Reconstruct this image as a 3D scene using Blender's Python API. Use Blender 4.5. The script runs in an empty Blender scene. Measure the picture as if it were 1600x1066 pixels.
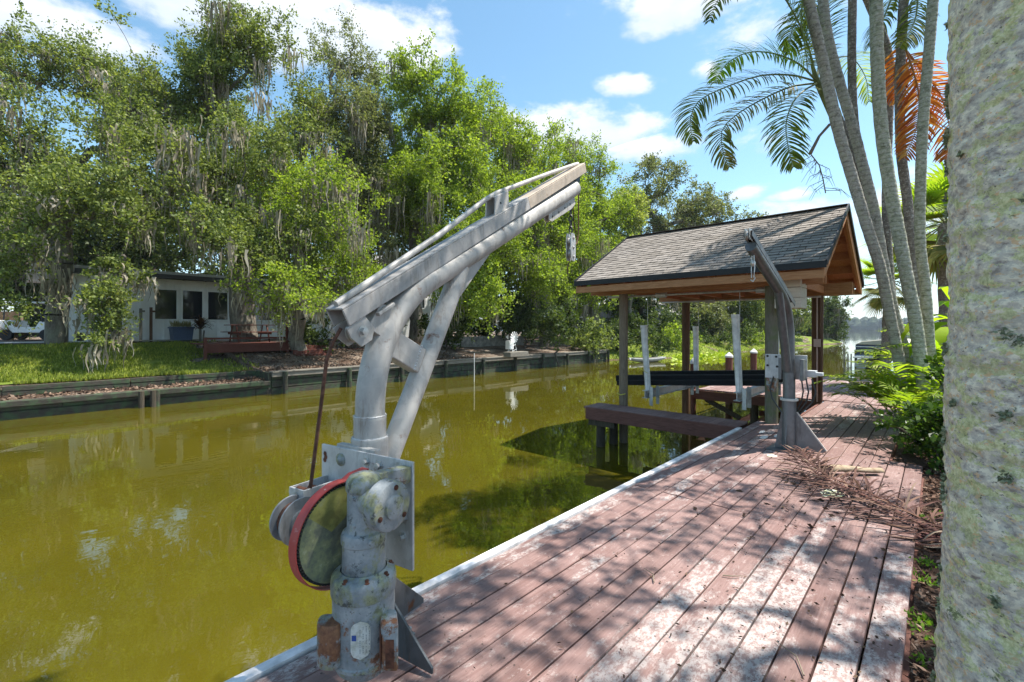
import bpy, math, random
import numpy as np
from mathutils import Vector, Matrix, noise
PI = math.pi
R = math.radians
scene = bpy.context.scene

# ------------------------------------------------------------------ camera
YAW = 42.7
cam_d = bpy.data.cameras.new('camera')
cam_d.sensor_width = 36
cam_d.lens = 16.2
cam_d.shift_y = -0.0125
cam_d.clip_start = 0.05
cam_d.clip_end = 6000
cam = bpy.data.objects.new('camera', cam_d)
scene.collection.objects.link(cam)
cam.location = (0, 0, 1.5)
cam.rotation_euler = (R(90), 0, R(YAW))
scene.camera = cam

# ------------------------------------------------------------------ light
SUN = Vector((.30, .36, 1)).normalized()
sd = bpy.data.lights.new('sun', 'SUN')
sd.energy = 4.4
sd.angle = R(0.55)
sd.color = (1.0, .955, .88)
so = bpy.data.objects.new('sun', sd)
so.rotation_euler = (-SUN).to_track_quat('-Z', 'Y').to_euler()
scene.collection.objects.link(so)
scene.view_settings.view_transform = 'Standard'
scene.view_settings.look = 'None'
scene.view_settings.exposure = 1.22
scene.view_settings.gamma = 1

CY, SY = math.cos(R(YAW)), math.sin(R(YAW))
def c2w(cx, d): return (cx*CY - d*SY, cx*SY + d*CY)
def W(px, py, d):            # photo direction at forward distance d -> world point
    x, y = c2w((px-800)/720*d, d)
    return Vector((x, y, 1.5-(py-513)*d/720))
def G(px, d, z=0.0):
    x, y = c2w((px-800)/720*d, d)
    return Vector((x, y, z))
def HX(px, py, X):           # hit on the plane x = X
    k = (px-800)/720
    d = X/(k*CY-SY)
    return W(px, py, d)

# ------------------------------------------------------------------ world
world = bpy.data.worlds.new('World')
scene.world = world
world.use_nodes = True
nt = world.node_tree
nt.nodes.clear()
L = nt.links.new
def N(t, **k):
    n = nt.nodes.new(t)
    for a, b in k.items(): setattr(n, a, b)
    return n
def M(op, a, b=None, c=None, clamp=False):
    n = N('ShaderNodeMath', operation=op); n.use_clamp = clamp
    for i, v in enumerate((a, b, c)):
        if v is None: continue
        if isinstance(v, (int, float)): n.inputs[i].default_value = v
        else: L(v, n.inputs[i])
    return n.outputs[0]
sky = N('ShaderNodeTexSky', sky_type='NISHITA')
sky.sun_disc = False
sky.sun_elevation = math.asin(SUN.z)
sky.sun_rotation = math.atan2(SUN.x, SUN.y)
sky.air_density = 1.0; sky.dust_density = .6; sky.ozone_density = 2.2
hs = N('ShaderNodeHueSaturation')
hs.inputs['Hue'].default_value = .482
hs.inputs['Saturation'].default_value = 1.05
hs.inputs['Value'].default_value = .76
L(sky.outputs[0], hs.inputs['Color'])
tc = N('ShaderNodeTexCoord')
sp = N('ShaderNodeSeparateXYZ'); L(tc.outputs['Generated'], sp.inputs[0])
X_, Y_, Z_ = sp.outputs
az = M('ARCTAN2', X_, Y_)                       # 0 = +Y, grows to +X
hor = M('SQRT', M('ADD', M('MULTIPLY', X_, X_), M('MULTIPLY', Y_, Y_)))
el = M('ARCTAN2', Z_, hor)
# cloud noise in a direction space that flattens towards the horizon
cv = N('ShaderNodeCombineXYZ')
L(M('MULTIPLY', az, 1.0), cv.inputs[0]); L(M('MULTIPLY', el, 1.9), cv.inputs[1])
n1 = N('ShaderNodeTexNoise'); n1.inputs['Scale'].default_value = 7.0; n1.inputs['Detail'].default_value = 9; n1.inputs['Roughness'].default_value = .58
L(cv.outputs[0], n1.inputs['Vector'])
n2 = N('ShaderNodeTexNoise'); n2.inputs['Scale'].default_value = 3.2; n2.inputs['Detail'].default_value = 4
L(cv.outputs[0], n2.inputs['Vector'])
nf = M('SUBTRACT', n1.outputs[0], .5)
def azel(px, py):
    v = (W(px, py, 1)-Vector((0, 0, 1.5))).normalized()
    return math.atan2(v.x, v.y), math.atan2(v.z, math.hypot(v.x, v.y))
CL = [(330, -10, 330, 75, 1.0), (540, 60, 130, 60, 1.05), (90, 40, 150, 55, .9), (470, 25, 120, 40, .8),
      (900, 205, 130, 42, 1.0), (1010, 235, 90, 24, .8), (980, 135, 38, 20, .8), (1060, 8, 120, 38, 1.0), (1200, 30, 80, 30, .6),
      (1160, 303, 28, 9, .6), (1240, 305, 34, 9, .6), (1420, 330, 95, 55, 1.1), (1330, 400, 60, 30, .7), (1250, 330, 160, 16, .35),
      (1110, 110, 18, 16, .45), (1200, 215, 45, 22, .45)]
acc = None; shade = None
for (px, py, rx, ry, w) in CL:
    a0, e0 = azel(px, py); a1, _ = azel(px+rx, py); _, e1 = azel(px, py-ry)
    ra, re = abs(a1-a0)*1.3, abs(e1-e0)*1.3
    u = M('DIVIDE', M('SUBTRACT', az, a0), ra)
    v = M('DIVIDE', M('SUBTRACT', el, e0), re)
    d2 = M('ADD', M('MULTIPLY', u, u), M('MULTIPLY', v, v))
    f = M('MULTIPLY', M('SUBTRACT', 1.0, M('SQRT', d2)), w)
    f = M('MAXIMUM', f, -1.0)
    if acc is None: acc = f; shade = v
    else:
        g = M('GREATER_THAN', f, acc)
        shade = M('ADD', M('MULTIPLY', shade, M('SUBTRACT', 1.0, g)), M('MULTIPLY', v, g))
        acc = M('MAXIMUM', acc, f)
den = M('ADD', acc, M('MULTIPLY', nf, 2.3))
# scattered clouds elsewhere (behind the camera, overhead)
gen = M('SUBTRACT', M('MULTIPLY', M('SUBTRACT', n2.outputs[0], .5), 4.0), .35)
front = M('LESS_THAN', M('ABSOLUTE', M('ADD', az, R(YAW))), .95)
gen = M('ADD', M('SUBTRACT', gen, M('MULTIPLY', front, 3.0)), nf)
den = M('MAXIMUM', den, gen)
mr = N('ShaderNodeMapRange'); mr.interpolation_type = 'SMOOTHSTEP'
mr.inputs['From Min'].default_value = .0; mr.inputs['From Max'].default_value = .55
L(den, mr.inputs['Value'])
mask = M('MULTIPLY', mr.outputs[0], .93)
# cloud body: bright top, grey-blue base
sh = M('ADD', M('MULTIPLY', shade, .55), M('ADD', M('MULTIPLY', nf, 1.6), .55), clamp=True)
cr = N('ShaderNodeMix', data_type='RGBA')
L(sh, cr.inputs['Factor'])
cr.inputs['A'].default_value = (2.3, 2.75, 3.3, 1)
cr.inputs['B'].default_value = (3.9, 3.95, 4.05, 1)
# pale haze near the horizon
hz = M('POWER', M('SUBTRACT', 1.0, M('ABSOLUTE', el), clamp=True), 9.0)
hmix = N('ShaderNodeMix', data_type='RGBA')
L(M('MULTIPLY', hz, .45), hmix.inputs['Factor'])
L(hs.outputs[0], hmix.inputs['A']); hmix.inputs['B'].default_value = (2.4, 3.4, 4.2, 1)
mx = N('ShaderNodeMix', data_type='RGBA')
L(mask, mx.inputs['Factor'])
L(hmix.outputs['Result'], mx.inputs['A']); L(cr.outputs['Result'], mx.inputs['B'])
bg = N('ShaderNodeBackground'); bg.inputs['Strength'].default_value = .142
L(mx.outputs['Result'], bg.inputs['Color'])
wo = N('ShaderNodeOutputWorld'); L(bg.outputs[0], wo.inputs[0])

# ------------------------------------------------------------------ tagging
def tag(o, label=None, cat=None, group=None, kind=None):
    if label: o['label'] = label
    if cat: o['category'] = cat
    if group: o['group'] = group
    if kind: o['kind'] = kind
    return o
def empty(name, loc=(0, 0, 0), label=None, cat=None, group=None, rz=0):
    o = bpy.data.objects.new(name, None)
    scene.collection.objects.link(o)
    o.location = loc; o.rotation_euler = (0, 0, rz); o.empty_display_size = .2
    return tag(o, label, cat, group)
def copy_tree(o, parent=None):
    c = o.copy(); scene.collection.objects.link(c); c.parent = parent
    for ch in [x for x in scene.objects if x.parent == o]: copy_tree(ch, c)
    return c

# ------------------------------------------------------------------ mesh builder
def frame(t):
    t = t.normalized()
    a = Vector((0, 0, 1)) if abs(t.z) < .9 else Vector((1, 0, 0))
    u = t.cross(a).normalized(); v = u.cross(t).normalized()
    return u, v
class MB:
    def __init__(s): s.v = []; s.f = []
    def add(s, vs, fs):
        b = len(s.v); s.v += [tuple(q) for q in vs]; s.f += [tuple(i+b for i in f) for f in fs]; return s
    def box(s, c, d, rz=0, M4=None):
        c = Vector(c); vs = []
        for z in (-1, 1):
            for y in (-1, 1):
                for x in (-1, 1):
                    p = Vector((x*d[0]/2, y*d[1]/2, z*d[2]/2))
                    if M4 is not None: p = M4 @ p
                    elif rz: p = Matrix.Rotation(rz, 3, 'Z') @ p
                    vs.append(c+p)
        return s.add(vs, [(0, 2, 3, 1), (4, 5, 7, 6), (0, 1, 5, 4), (2, 6, 7, 3), (0, 4, 6, 2), (1, 3, 7, 5)])
    def bx(s, x0, x1, y0, y1, z0, z1):
        return s.box(((x0+x1)/2, (y0+y1)/2, (z0+z1)/2), (abs(x1-x0), abs(y1-y0), abs(z1-z0)))
    def beam(s, a, b, w, h, up=(0, 0, 1)):
        a = Vector(a); b = Vector(b); t = (b-a); l = t.length; t.normalize()
        u = t.cross(Vector(up)).normalized(); v = u.cross(t).normalized()
        Mx = Matrix((u, t, v)).transposed()
        return s.box((a+b)/2, (w, l, h), M4=Mx)
    def tube(s, pts, r, n=10, caps=True):
        pts = [Vector(p) for p in pts]; m = len(pts)
        if isinstance(r, (int, float)): r = [r]*m
        vs = []; fs = []; u = None
        for i, p in enumerate(pts):
            t = (pts[min(i+1, m-1)]-pts[max(i-1, 0)])
            if t.length < 1e-9: t = Vector((0, 0, 1))
            t.normalize()
            if u is None: u, _ = frame(t)
            else:
                u = u-t*u.dot(t)
                if u.length < 1e-6: u, _ = frame(t)
                u.normalize()
            w = t.cross(u)
            for k in range(n):
                a = 2*PI*k/n; vs.append(p+(u*math.cos(a)+w*math.sin(a))*r[i])
        for i in range(m-1):
            for k in range(n):
                k2 = (k+1) % n
                fs.append((i*n+k, i*n+k2, (i+1)*n+k2, (i+1)*n+k))
        if caps:
            fs.append(tuple(reversed(range(n)))); fs.append(tuple(range((m-1)*n, m*n)))
        return s.add(vs, fs)
    def cyl(s, a, b, r, n=16, r2=None): return s.tube([a, b], [r, r if r2 is None else r2], n)
    def lathe(s, prof, o=(0, 0, 0), axis=(0, 0, 1), n=24, caps=True):   # prof (r, h)
        o = Vector(o); ax = Vector(axis).normalized(); u, w = frame(ax); m = len(prof); vs = []; fs = []
        for (r, h) in prof:
            for k in range(n):
                a = 2*PI*k/n; vs.append(o+ax*h+(u*math.cos(a)+w*math.sin(a))*max(r, 1e-4))
        for i in range(m-1):
            for k in range(n):
                k2 = (k+1) % n; fs.append((i*n+k, i*n+k2, (i+1)*n+k2, (i+1)*n+k))
        if caps: fs.append(tuple(reversed(range(n)))); fs.append(tuple(range((m-1)*n, m*n)))
        return s.add(vs, fs)
    def prism(s, poly, th, o=(0, 0, 0), u=(1, 0, 0), v=(0, 0, 1)):   # polygon in plane u,v, thickness along u x v (centred)
        o = Vector(o); u = Vector(u).normalized(); v = Vector(v).normalized(); w = u.cross(v).normalized(); n = len(poly)
        vs = [o+u*a+v*b-w*th/2 for a, b in poly]+[o+u*a+v*b+w*th/2 for a, b in poly]
        fs = [tuple(reversed(range(n))), tuple(range(n, 2*n))]+[(i, (i+1) % n, n+(i+1) % n, n+i) for i in range(n)]
        return s.add(vs, fs)
    def build(s, name, mat, parent=None, bevel=0, smooth=35, seg=2):
        me = bpy.data.meshes.new(name)
        me.from_pydata(s.v, [], s.f)
        me.validate()
        me.update()
        o = bpy.data.objects.new(name, me); scene.collection.objects.link(o)
        me.materials.append(mat)
        if smooth:
            me.shade_smooth(); me.set_sharp_from_angle(angle=R(smooth))
        if bevel:
            b = o.modifiers.new('bevel', 'BEVEL'); b.width = bevel; b.segments = seg; b.limit_method = 'ANGLE'; b.angle_limit = R(40)
        if parent is not None: o.parent = parent
        return o
def fixnormals(o):
    import bmesh
    bm = bmesh.new(); bm.from_mesh(o.data); bmesh.ops.recalc_face_normals(bm, faces=bm.faces); bm.to_mesh(o.data); bm.free()
def npmesh(name, verts, quads, mat, parent=None, smooth=False):
    verts = np.asarray(verts, dtype=np.float32).reshape(-1, 3); quads = np.asarray(quads, dtype=np.int32).reshape(-1, 4)
    me = bpy.data.meshes.new(name)
    me.vertices.add(len(verts)); me.vertices.foreach_set('co', verts.ravel())
    me.loops.add(quads.size); me.loops.foreach_set('vertex_index', quads.ravel())
    me.polygons.add(len(quads)); me.polygons.foreach_set('loop_start', np.arange(0, quads.size, 4, dtype=np.int32))
    me.update(calc_edges=True); me.materials.append(mat)
    if smooth: me.shade_smooth()
    o = bpy.data.objects.new(name, me); scene.collection.objects.link(o)
    if parent is not None: o.parent = parent
    return o

# ------------------------------------------------------------------ materials
class MT:
    """small node-material writer"""
    def __init__(s, name, rough=.7, metal=0, spec=.5):
        s.m = bpy.data.materials.new(name); s.m.use_nodes = True; s.nt = s.m.node_tree
        s.b = s.nt.nodes['Principled BSDF']; s.b.inputs['Roughness'].default_value = rough; s.b.inputs['Metallic'].default_value = metal
        s.b.inputs['Specular IOR Level'].default_value = spec
        s.co = s.nt.nodes.new('ShaderNodeTexCoord')
    def n(s, t, **k):
        x = s.nt.nodes.new(t)
        for a, b in k.items(): setattr(x, a, b)
        return x
    def l(s, a, b): s.nt.links.new(a, b)
    def vec(s, scale=(1, 1, 1), rot=(0, 0, 0), src='Object', loc=(0, 0, 0)):
        mp = s.n('ShaderNodeMapping'); mp.inputs['Scale'].default_value = scale; mp.inputs['Rotation'].default_value = rot; mp.inputs['Location'].default_value = loc
        s.l(s.co.outputs[src], mp.inputs[0]); return mp.outputs[0]
    def noise(s, scale, detail=4, rough=.55, v=None, dist=0):
        x = s.n('ShaderNodeTexNoise'); x.inputs['Scale'].default_value = scale; x.inputs['Detail'].default_value = detail; x.inputs['Roughness'].default_value = rough; x.inputs['Distortion'].default_value = dist
        s.l(v if v is not None else s.vec(), x.inputs['Vector']); return x.outputs[0]
    def voro(s, scale, v=None, feature='F1', out='Distance', rnd=1):
        x = s.n('ShaderNodeTexVoronoi', feature=feature); x.inputs['Scale'].default_value = scale; x.inputs['Randomness'].default_value = rnd
        s.l(v if v is not None else s.vec(), x.inputs['Vector']); return x.outputs[out]
    def ramp(s, f, stops, interp='LINEAR'):
        x = s.n('ShaderNodeValToRGB'); e = x.color_ramp; e.interpolation = interp
        while len(e.elements) < len(stops): e.elements.new(.5)
        for q, (p, c) in zip(e.elements, stops):
            q.position = p; q.color = (*(c if isinstance(c, tuple) else (c, c, c)), 1)
        s.l(f, x.inputs[0]); return x.outputs[0]
    def math(s, op, a, b=None, clamp=False):
        x = s.n('ShaderNodeMath', operation=op); x.use_clamp = clamp
        for i, v in enumerate((a, b)):
            if v is None: continue
            if isinstance(v, (int, float)): x.inputs[i].default_value = v
            else: s.l(v, x.inputs[i])
        return x.outputs[0]
    def mix(s, f, a, b, mode='MIX'):
        x = s.n('ShaderNodeMix', data_type='RGBA', blend_type=mode)
        for k, v in (('Factor', f), ('A', a), ('B', b)):
            if isinstance(v, (int, float)): x.inputs[k].default_value = v
            elif isinstance(v, tuple): x.inputs[k].default_value = (*v, 1)
            else: s.l(v, x.inputs[k])
        return x.outputs['Result']
    def island(s): 
        x = s.n('ShaderNodeNewGeometry'); return x.outputs['Random Per Island']
    def color(s, c):
        if isinstance(c, tuple): s.b.inputs['Base Color'].default_value = (*c, 1)
        else: s.l(c, s.b.inputs['Base Color'])
        return s
    def bump(s, h, strength=.4, dist=.01):
        x = s.n('ShaderNodeBump'); x.inputs['Strength'].default_value = strength; x.inputs['Distance'].default_value = dist
        s.l(h, x.inputs['Height']); s.l(x.outputs[0], s.b.inputs['Normal']); return s
    def rough(s, f): s.l(f, s.b.inputs['Roughness']); return s

def simple(name, c, rough=.6, metal=0, var=.12, scale=12, bump=.15, bscale=None, bd=.003, spec=.5):
    t = MT(name, rough, metal, spec)
    lo = tuple(max(0, x*(1-var*1.6)) for x in c); hi = tuple(x*(1+var) for x in c)
    f = t.noise(scale, 6, .6)
    t.color(t.ramp(f, [(.3, lo), (.7, hi)]))
    if bump: t.bump(t.noise(bscale or scale*3, 5, .6), bump, bd)
    return t.m
WL = -.74
# ================================================================== materials of the setting
def m_water():
    t = MT('water', .015, 0, .5); t.b.inputs['IOR'].default_value = 1.8
    f = t.noise(.35, 4, .55)
    t.color(t.ramp(f, [(.3, (.050, .045, .004)), (.7, (.080, .067, .005))]))
    v1 = t.vec((1.0, .7, 1), (0, 0, .5)); 
    a = t.noise(.8, 3, .5, v1, 1.4)
    b = t.noise(6.5, 3, .5, t.vec((1, .8, 1), (0, 0, -.4)), .9)
    c = t.noise(.45, 2, .5)
    h = t.math('ADD', t.math('MULTIPLY', a, 1.0), t.math('MULTIPLY', t.math('MULTIPLY', b, .22), c))
    t.bump(t.math('MULTIPLY', h, t.ramp(t.noise(.16, 3, .5), [(.35, .35), (.65, 1.0)])), .38, .016)
    return t.m
def m_ground():
    t = MT('bank_soil', .95, 0, .2)
    n = t.noise(1.1, 6, .6); f = t.noise(22, 5, .7)
    c = t.ramp(n, [(.34, (.085, .052, .034)), (.5, (.20, .15, .11)), (.66, (.36, .31, .25))])
    c = t.mix(t.ramp(f, [(.42, 0), (.6, 1)]), c, (.07, .042, .028))
    t.color(c).bump(f, .8, .04); return t.m
def m_grass():
    t = MT('grass', .9, 0, .2)
    c = t.ramp(t.noise(1.3, 6, .65), [(.3, (.09, .12, .016)), (.5, (.20, .26, .03)), (.72, (.36, .38, .08))])
    c = t.mix(t.ramp(t.noise(30, 4, .7), [(.35, 0), (.75, .8)]), c, (.035, .07, .008))
    t.color(c).bump(t.noise(45, 3, .7), .9, .05); return t.m
def m_mulch():
    t = MT('mulch', .95, 0, .2)
    f = t.noise(34, 6, .75, t.vec((1, 2.4, 1), (0, 0, .4)))
    c = t.ramp(f, [(.3, (.03, .016, .010)), (.5, (.10, .055, .036)), (.62, (.19, .115, .08)), (.75, (.33, .24, .18))])
    t.color(c).bump(f, 1.0, .03); return t.m
def m_deck(name='deck_boards', along='Y', worn=True):
    t = MT(name, .75, 0, .3)
    isl = t.island()
    base = t.ramp(isl, [(0, (.150, .085, .076)), (.35, (.195, .117, .104)), (.7, (.235, .146, .132)), (1, (.17, .099, .089))])
    st = (22, 1.2, 6) if along == 'Y' else (1.2, 22, 6)
    g = t.noise(2.2, 8, .62, t.vec(st), 1.2)
    c = t.mix(t.ramp(g, [(.36, .5), (.52, 0)]), base, (.15, .075, .062))
    c = t.mix(t.ramp(g, [(.52, 0), (.74, .45)]), c, (.37, .25, .22))
    big = t.noise(1.1, 5, .6)
    c = t.mix(t.ramp(big, [(.45, 0), (.7, .45)]), c, (.31, .215, .195))
    if worn:
        # paint worn to grey-white flakes along the walked strip of boards
        gx = t.n('ShaderNodeSeparateXYZ'); t.l(t.co.outputs['Object'], gx.inputs[0])
        ax = t.math('ABSOLUTE', t.math('ADD', gx.outputs[0], .68))
        zone = t.math('SUBTRACT', 1.0, t.math('MULTIPLY', ax, 1.6), True)
        yy = t.math('SUBTRACT', 1.0, t.math('MULTIPLY', t.math('ABSOLUTE', t.math('SUBTRACT', gx.outputs[1], 1.55)), .45), True)
        zone = t.math('MULTIPLY', zone, yy)
        pn = t.noise(2.6, 7, .7, t.vec((3.2, 1, 1)))
        cells = t.ramp(t.noise(38, 7, .78, t.vec((1, .6, 1))), [(.46, 0), (.52, 1)])
        wn = t.math('ADD', t.math('MULTIPLY', zone, .55), t.math('SUBTRACT', pn, .5))
        wn = t.math('ADD', wn, t.math('MULTIPLY', t.math('SUBTRACT', isl, .5), .42))
        m1 = t.ramp(wn, [(.16, 0), (.24, 1)])
        m1 = t.math('MULTIPLY', m1, t.math('ADD', t.math('MULTIPLY', cells, .75), .2))
        c = t.mix(t.math('MULTIPLY', m1, .7), c, (.47, .425, .40))
        # fine white scuffs everywhere
        m2 = t.ramp(t.noise(9, 10, .82, t.vec((1.6, 1, 1))), [(.56, 0), (.61, .6)])
        c = t.mix(m2, c, (.40, .32, .295))
    dirt = t.ramp(t.noise(60, 4, .7), [(.60, 0), (.68, .75)])
    stn = t.ramp(t.noise(2.2, 8, .75, t.vec((1.5, .6, 1), loc=(3, 3, 0))), [(.54, 0), (.68, .55)]); c = t.mix(stn, c, (.13, .085, .075))
    c = t.mix(dirt, c, (.07, .045, .035))
    # screw heads: two per board at every joist
    gs = t.n('ShaderNodeSeparateXYZ'); t.l(t.co.outputs['Object'], gs.inputs[0])
    fx = t.math('ABSOLUTE', t.math('SUBTRACT', t.math('ABSOLUTE', t.math('SUBTRACT', t.math('FRACT', t.math('DIVIDE', t.math('ADD', gs.outputs[0], 145.11-.11+.11), .145)), .5)), .29))
    fy = t.math('ABSOLUTE', t.math('SUBTRACT', t.math('FRACT', t.math('DIVIDE', gs.outputs[1], .606)), .5))
    rr_ = t.math('ADD', t.math('POWER', t.math('MULTIPLY', fx, .145), 2), t.math('POWER', t.math('MULTIPLY', fy, .606), 2))
    c = t.mix(t.math('MULTIPLY', t.math('LESS_THAN', rr_, .0052**2), .85), c, (.05, .035, .03))
    t.color(c).bump(t.math('ADD', g, t.math('MULTIPLY', big, .4)), .6, .005)
    return t.m
def m_wood(name, dark, light, st=(14, 14, 1.2), rough=.8, bump=.6, moss=None, mossz=None):
    t = MT(name, rough, 0, .25)
    g = t.noise(2.5, 8, .65, t.vec(st), 1.5)
    isl = t.island()
    c = t.ramp(g, [(.3, dark), (.68, light)])
    c = t.mix(t.math('MULTIPLY', isl, .35), c, tuple(x*.6 for x in dark))
    if moss: c = t.mix(t.ramp(t.noise(5, 5, .6), [(.45, 0), (.62, .85)]), c, moss)
    t.color(c).bump(g, bump, .006); return t.m
def m_galv(name='galvanized_steel', c=(.44, .44, .45), rough=.5, metal=.35, rust=.0):
    t = MT(name, rough, metal, .4)
    v = t.voro(26, None, 'F1', 'Color'); vb = t.n('ShaderNodeRGBToBW'); t.l(v, vb.inputs[0])
    n = t.noise(4, 7, .65, t.vec((1, 1, .6)))
    col = t.ramp(n, [(.28, tuple(x*.60 for x in c)), (.5, c), (.74, tuple(min(1, x*1.22) for x in c))])
    col = t.mix(.18, col, t.ramp(vb.outputs[0], [(.2, tuple(x*.6 for x in c)), (.8, tuple(min(1, x*1.4) for x in c))]))
    sp = t.ramp(t.noise(18, 5, .7), [(.62, 0), (.72, .5)])
    col = t.mix(sp, col, tuple(min(1, x*1.4) for x in c))
    stn = t.ramp(t.noise(9, 6, .75, t.vec((1.5, 1.5, .35))), [(.54, 0), (.70, .7)])
    col = t.mix(stn, col, tuple(x*.45 for x in (c[0], c[1]*.94, c[2]*.85)))
    if rust:
        drip = t.math('MULTIPLY', t.ramp(t.noise(5, 6, .7, t.vec((5, 5, .45))), [(.56, 0), (.66, .55)]), t.ramp(t.noise(2.2, 4, .6), [(.45, 0), (.6, 1)]))
        col = t.mix(drip, col, (.17, .10, .06))
        col = t.mix(t.ramp(t.noise(6, 7, .7), [(.62-rust*.2, 0), (.70-rust*.2, .9)]), col, (.16, .06, .025))
    t.color(col).bump(t.noise(60, 4, .6), .25, .002)
    t.rough(t.ramp(n, [(.3, rough*.8), (.7, min(1, rough*1.25))])); return t.m
WATER, SOIL, GRASS, MULCH = m_water(), m_ground(), m_grass(), m_mulch()
DECK = m_deck(); DECKX = m_deck('deck_boards_crosswise', 'Y', False)
FASCIA = m_wood('stained_fascia', (.10, .045, .035), (.21, .095, .075), (1.5, 1.5, 14))
WHITEEDGE = simple('white_painted_edge', (.68, .66, .66), .6, var=.25, scale=9)
PILE = m_wood('wet_piling', (.035, .028, .020), (.12, .095, .065))
POST = m_wood('weathered_post', (.13, .095, .065), (.30, .235, .17))
POSTB = m_wood('brown_post', (.075, .040, .024), (.19, .105, .062))
POSTG = m_wood('lichen_post', (.11, .095, .07), (.26, .23, .18), moss=(.12, .14, .06))
CEDAR = m_wood('cedar', (.30, .13, .055), (.52, .27, .13), (1.4, 12, 12), bump=.3)
CEDARY = m_wood('cedar_lookout', (.34, .12, .05), (.50, .22, .10), (12, 1.4, 12), bump=.3)
BULK = m_wood('black_bulkhead_wood', (.018, .015, .012), (.085, .075, .058), (12, 1.2, 12), moss=(.05, .085, .04))
GREYWOOD = m_wood('grey_old_wood', (.12, .105, .085), (.29, .26, .215), (12, 1.2, 12))
REDWOOD = m_wood('red_stained_wood', (.085, .028, .018), (.17, .058, .042), (1.4, 10, 10))
GALV = m_galv(); GALVD = m_galv('dark_steel', (.13, .135, .14), .42, .5)
GALVB = m_galv('worn_steel_plate', (.52, .51, .50), .5, .25, .12)

# ================================================================== water and land
wob = MB().add([(-3000, -400, WL), (3000, -400, WL), (3000, 4000, WL), (-3000, 4000, WL)], [(0, 1, 2, 3)]).build('water', WATER, smooth=0)
tag(wob, kind='structure')
bed = MB().add([(-3000, -400, WL-3), (3000, -400, WL-3), (3000, 4000, WL-3), (-3000, 4000, WL-3)], [(0, 1, 2, 3)]).build('lake_bed', SOIL, smooth=0)
tag(bed, kind='structure')
def fbm(x, y, s=1.0, o=3):
    return noise.fractal(Vector((x*s, y*s, 3.1)), 1.0, 2.0, o)
SHORE = [(27.6, -16.6), (29, -16.4), (33.3, -14.6), (39, -13.0), (45, -13.1), (63, -13.2), (70, -12.3), (82, -9.9), (88, -11), (95, -40)]
def shore(y):
    for (y0, x0), (y1, x1) in zip(SHORE, SHORE[1:]):
        if y <= y1: return x0+(x1-x0)*(y-y0)/(y1-y0)
    return -100
def sstep(a, b, x):
    t = min(1, max(0, (x-a)/(b-a))); return t*t*(3-2*t)
def zleft(x, y):
    if y < 27.6:
        edge = -17.9 if y < 5.9 else -16.72
        if y < 5.9 and -17.9 <= x <= -16.72: return -.30+.03*fbm(x, y, 2)
        if x > edge: return -1.4
        z = .94*sstep(0, 7.4, edge-x) if y < 14 else .94*sstep(0, 7.4, edge-x)*(1-.35*sstep(14, 20, y))
        return z-.03+.05*fbm(x, y, .7)
    d = shore(y)-x
    if d < 0: return max(-1.9, -.8+d*.6)
    return -.80+1.35*(1-math.exp(-d/2.2))+.18*fbm(x, y, .35)*min(1, d)
xs = sorted(set([round(v, 2) for v in np.arange(-24, -8, .4)]+[-16.70, -16.74, -17.88, -17.92, -90, -70, -55, -45, -38, -34, -31, -29, -27.5, -26, -25]))
ys = sorted(set([-60, -40, -25, -18, -14, -10]+[round(v, 2) for v in np.arange(-8, 30, .5)]+[5.88, 5.92, 27.58, 27.62]+[round(v, 2) for v in np.arange(30, 100, 1.4)]))
def grid(fn, xs, ys, name, mat):
    v = [(x, y, fn(x, y)) for y in ys for x in xs]; n = len(xs)
    f = [(j*n+i, j*n+i+1, (j+1)*n+i+1, (j+1)*n+i) for j in range(len(ys)-1) for i in range(n-1)]
    return tag(MB().add(v, f).build(name, mat, smooth=60), kind='structure')
grid(zleft, xs, ys, 'ground', SOIL)
# lawn: one sheet just above the soil
def lawnx(y): return -17.98
lx = [round(v, 2) for v in np.arange(-24.4, -17.9, .4)]+[-17.98]
lx = sorted(set(lx))
grid(lambda x, y: zleft(x, y)+.03+.02*fbm(x, y, 3), lx, [round(v, 2) for v in np.arange(-20, 4.6, .5)], 'lawn', GRASS)
def lawn2():
    v = []; f = []; ys2 = [round(q, 2) for q in np.arange(27.8, 90, 1.0)]; k = 14
    for y in ys2:
        for i in range(k): 
            x = shore(y)-.25-i*.55; v.append((x, y, zleft(x, y)+.02+.05*fbm(x, y, 1.2)))
    for j in range(len(ys2)-1):
        for i in range(k-1): f.append((j*k+i, j*k+i+1, (j+1)*k+i+1, (j+1)*k+i))
    return tag(MB().add(v, f).build('grass_bank', GRASS, smooth=60), kind='structure')
lawn2()
# pale path in front of the house
PATHM = simple('path_concrete', (.42, .40, .36), .9, var=.2, scale=5)
tag(MB().add([(-24.35, -20, .97), (-25.9, -20, .98), (-25.9, 6.2, .98), (-24.35, 6.2, .965)], [(0, 1, 2, 3)]).build('path', PATHM, smooth=0), kind='structure')
def zright(x, y):
    if y > 17.2:
        e = 1.0+.6*fbm(0, y, .2); d = x-e
        return -.9+1.3*(1-math.exp(-max(d, 0)/1.5)) if d > 0 else -1.5
    e = -.10 if y < 6.72 else -.38
    if x < e: return -1.2
    return -.035+.05*fbm(x, y, 2.5, 4)+.12*sstep(0, 2.5, x-e)
rx = sorted(set([-4, -.8, -.40, -.375, -.12, -.095]+[round(v, 3) for v in np.arange(-.05, 4, .12)]+[5, 6, 8, 12, 20, 40, 90]))
ry = sorted(set([-20, -8, -4]+[round(v, 2) for v in np.arange(-3, 12, .2)]+[6.7, 6.74]+list(range(12, 40, 1))+[17.18, 17.22, 50, 70, 120, 200]))
grid(zright, rx, ry, 'mulch_ground', MULCH)

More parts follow.
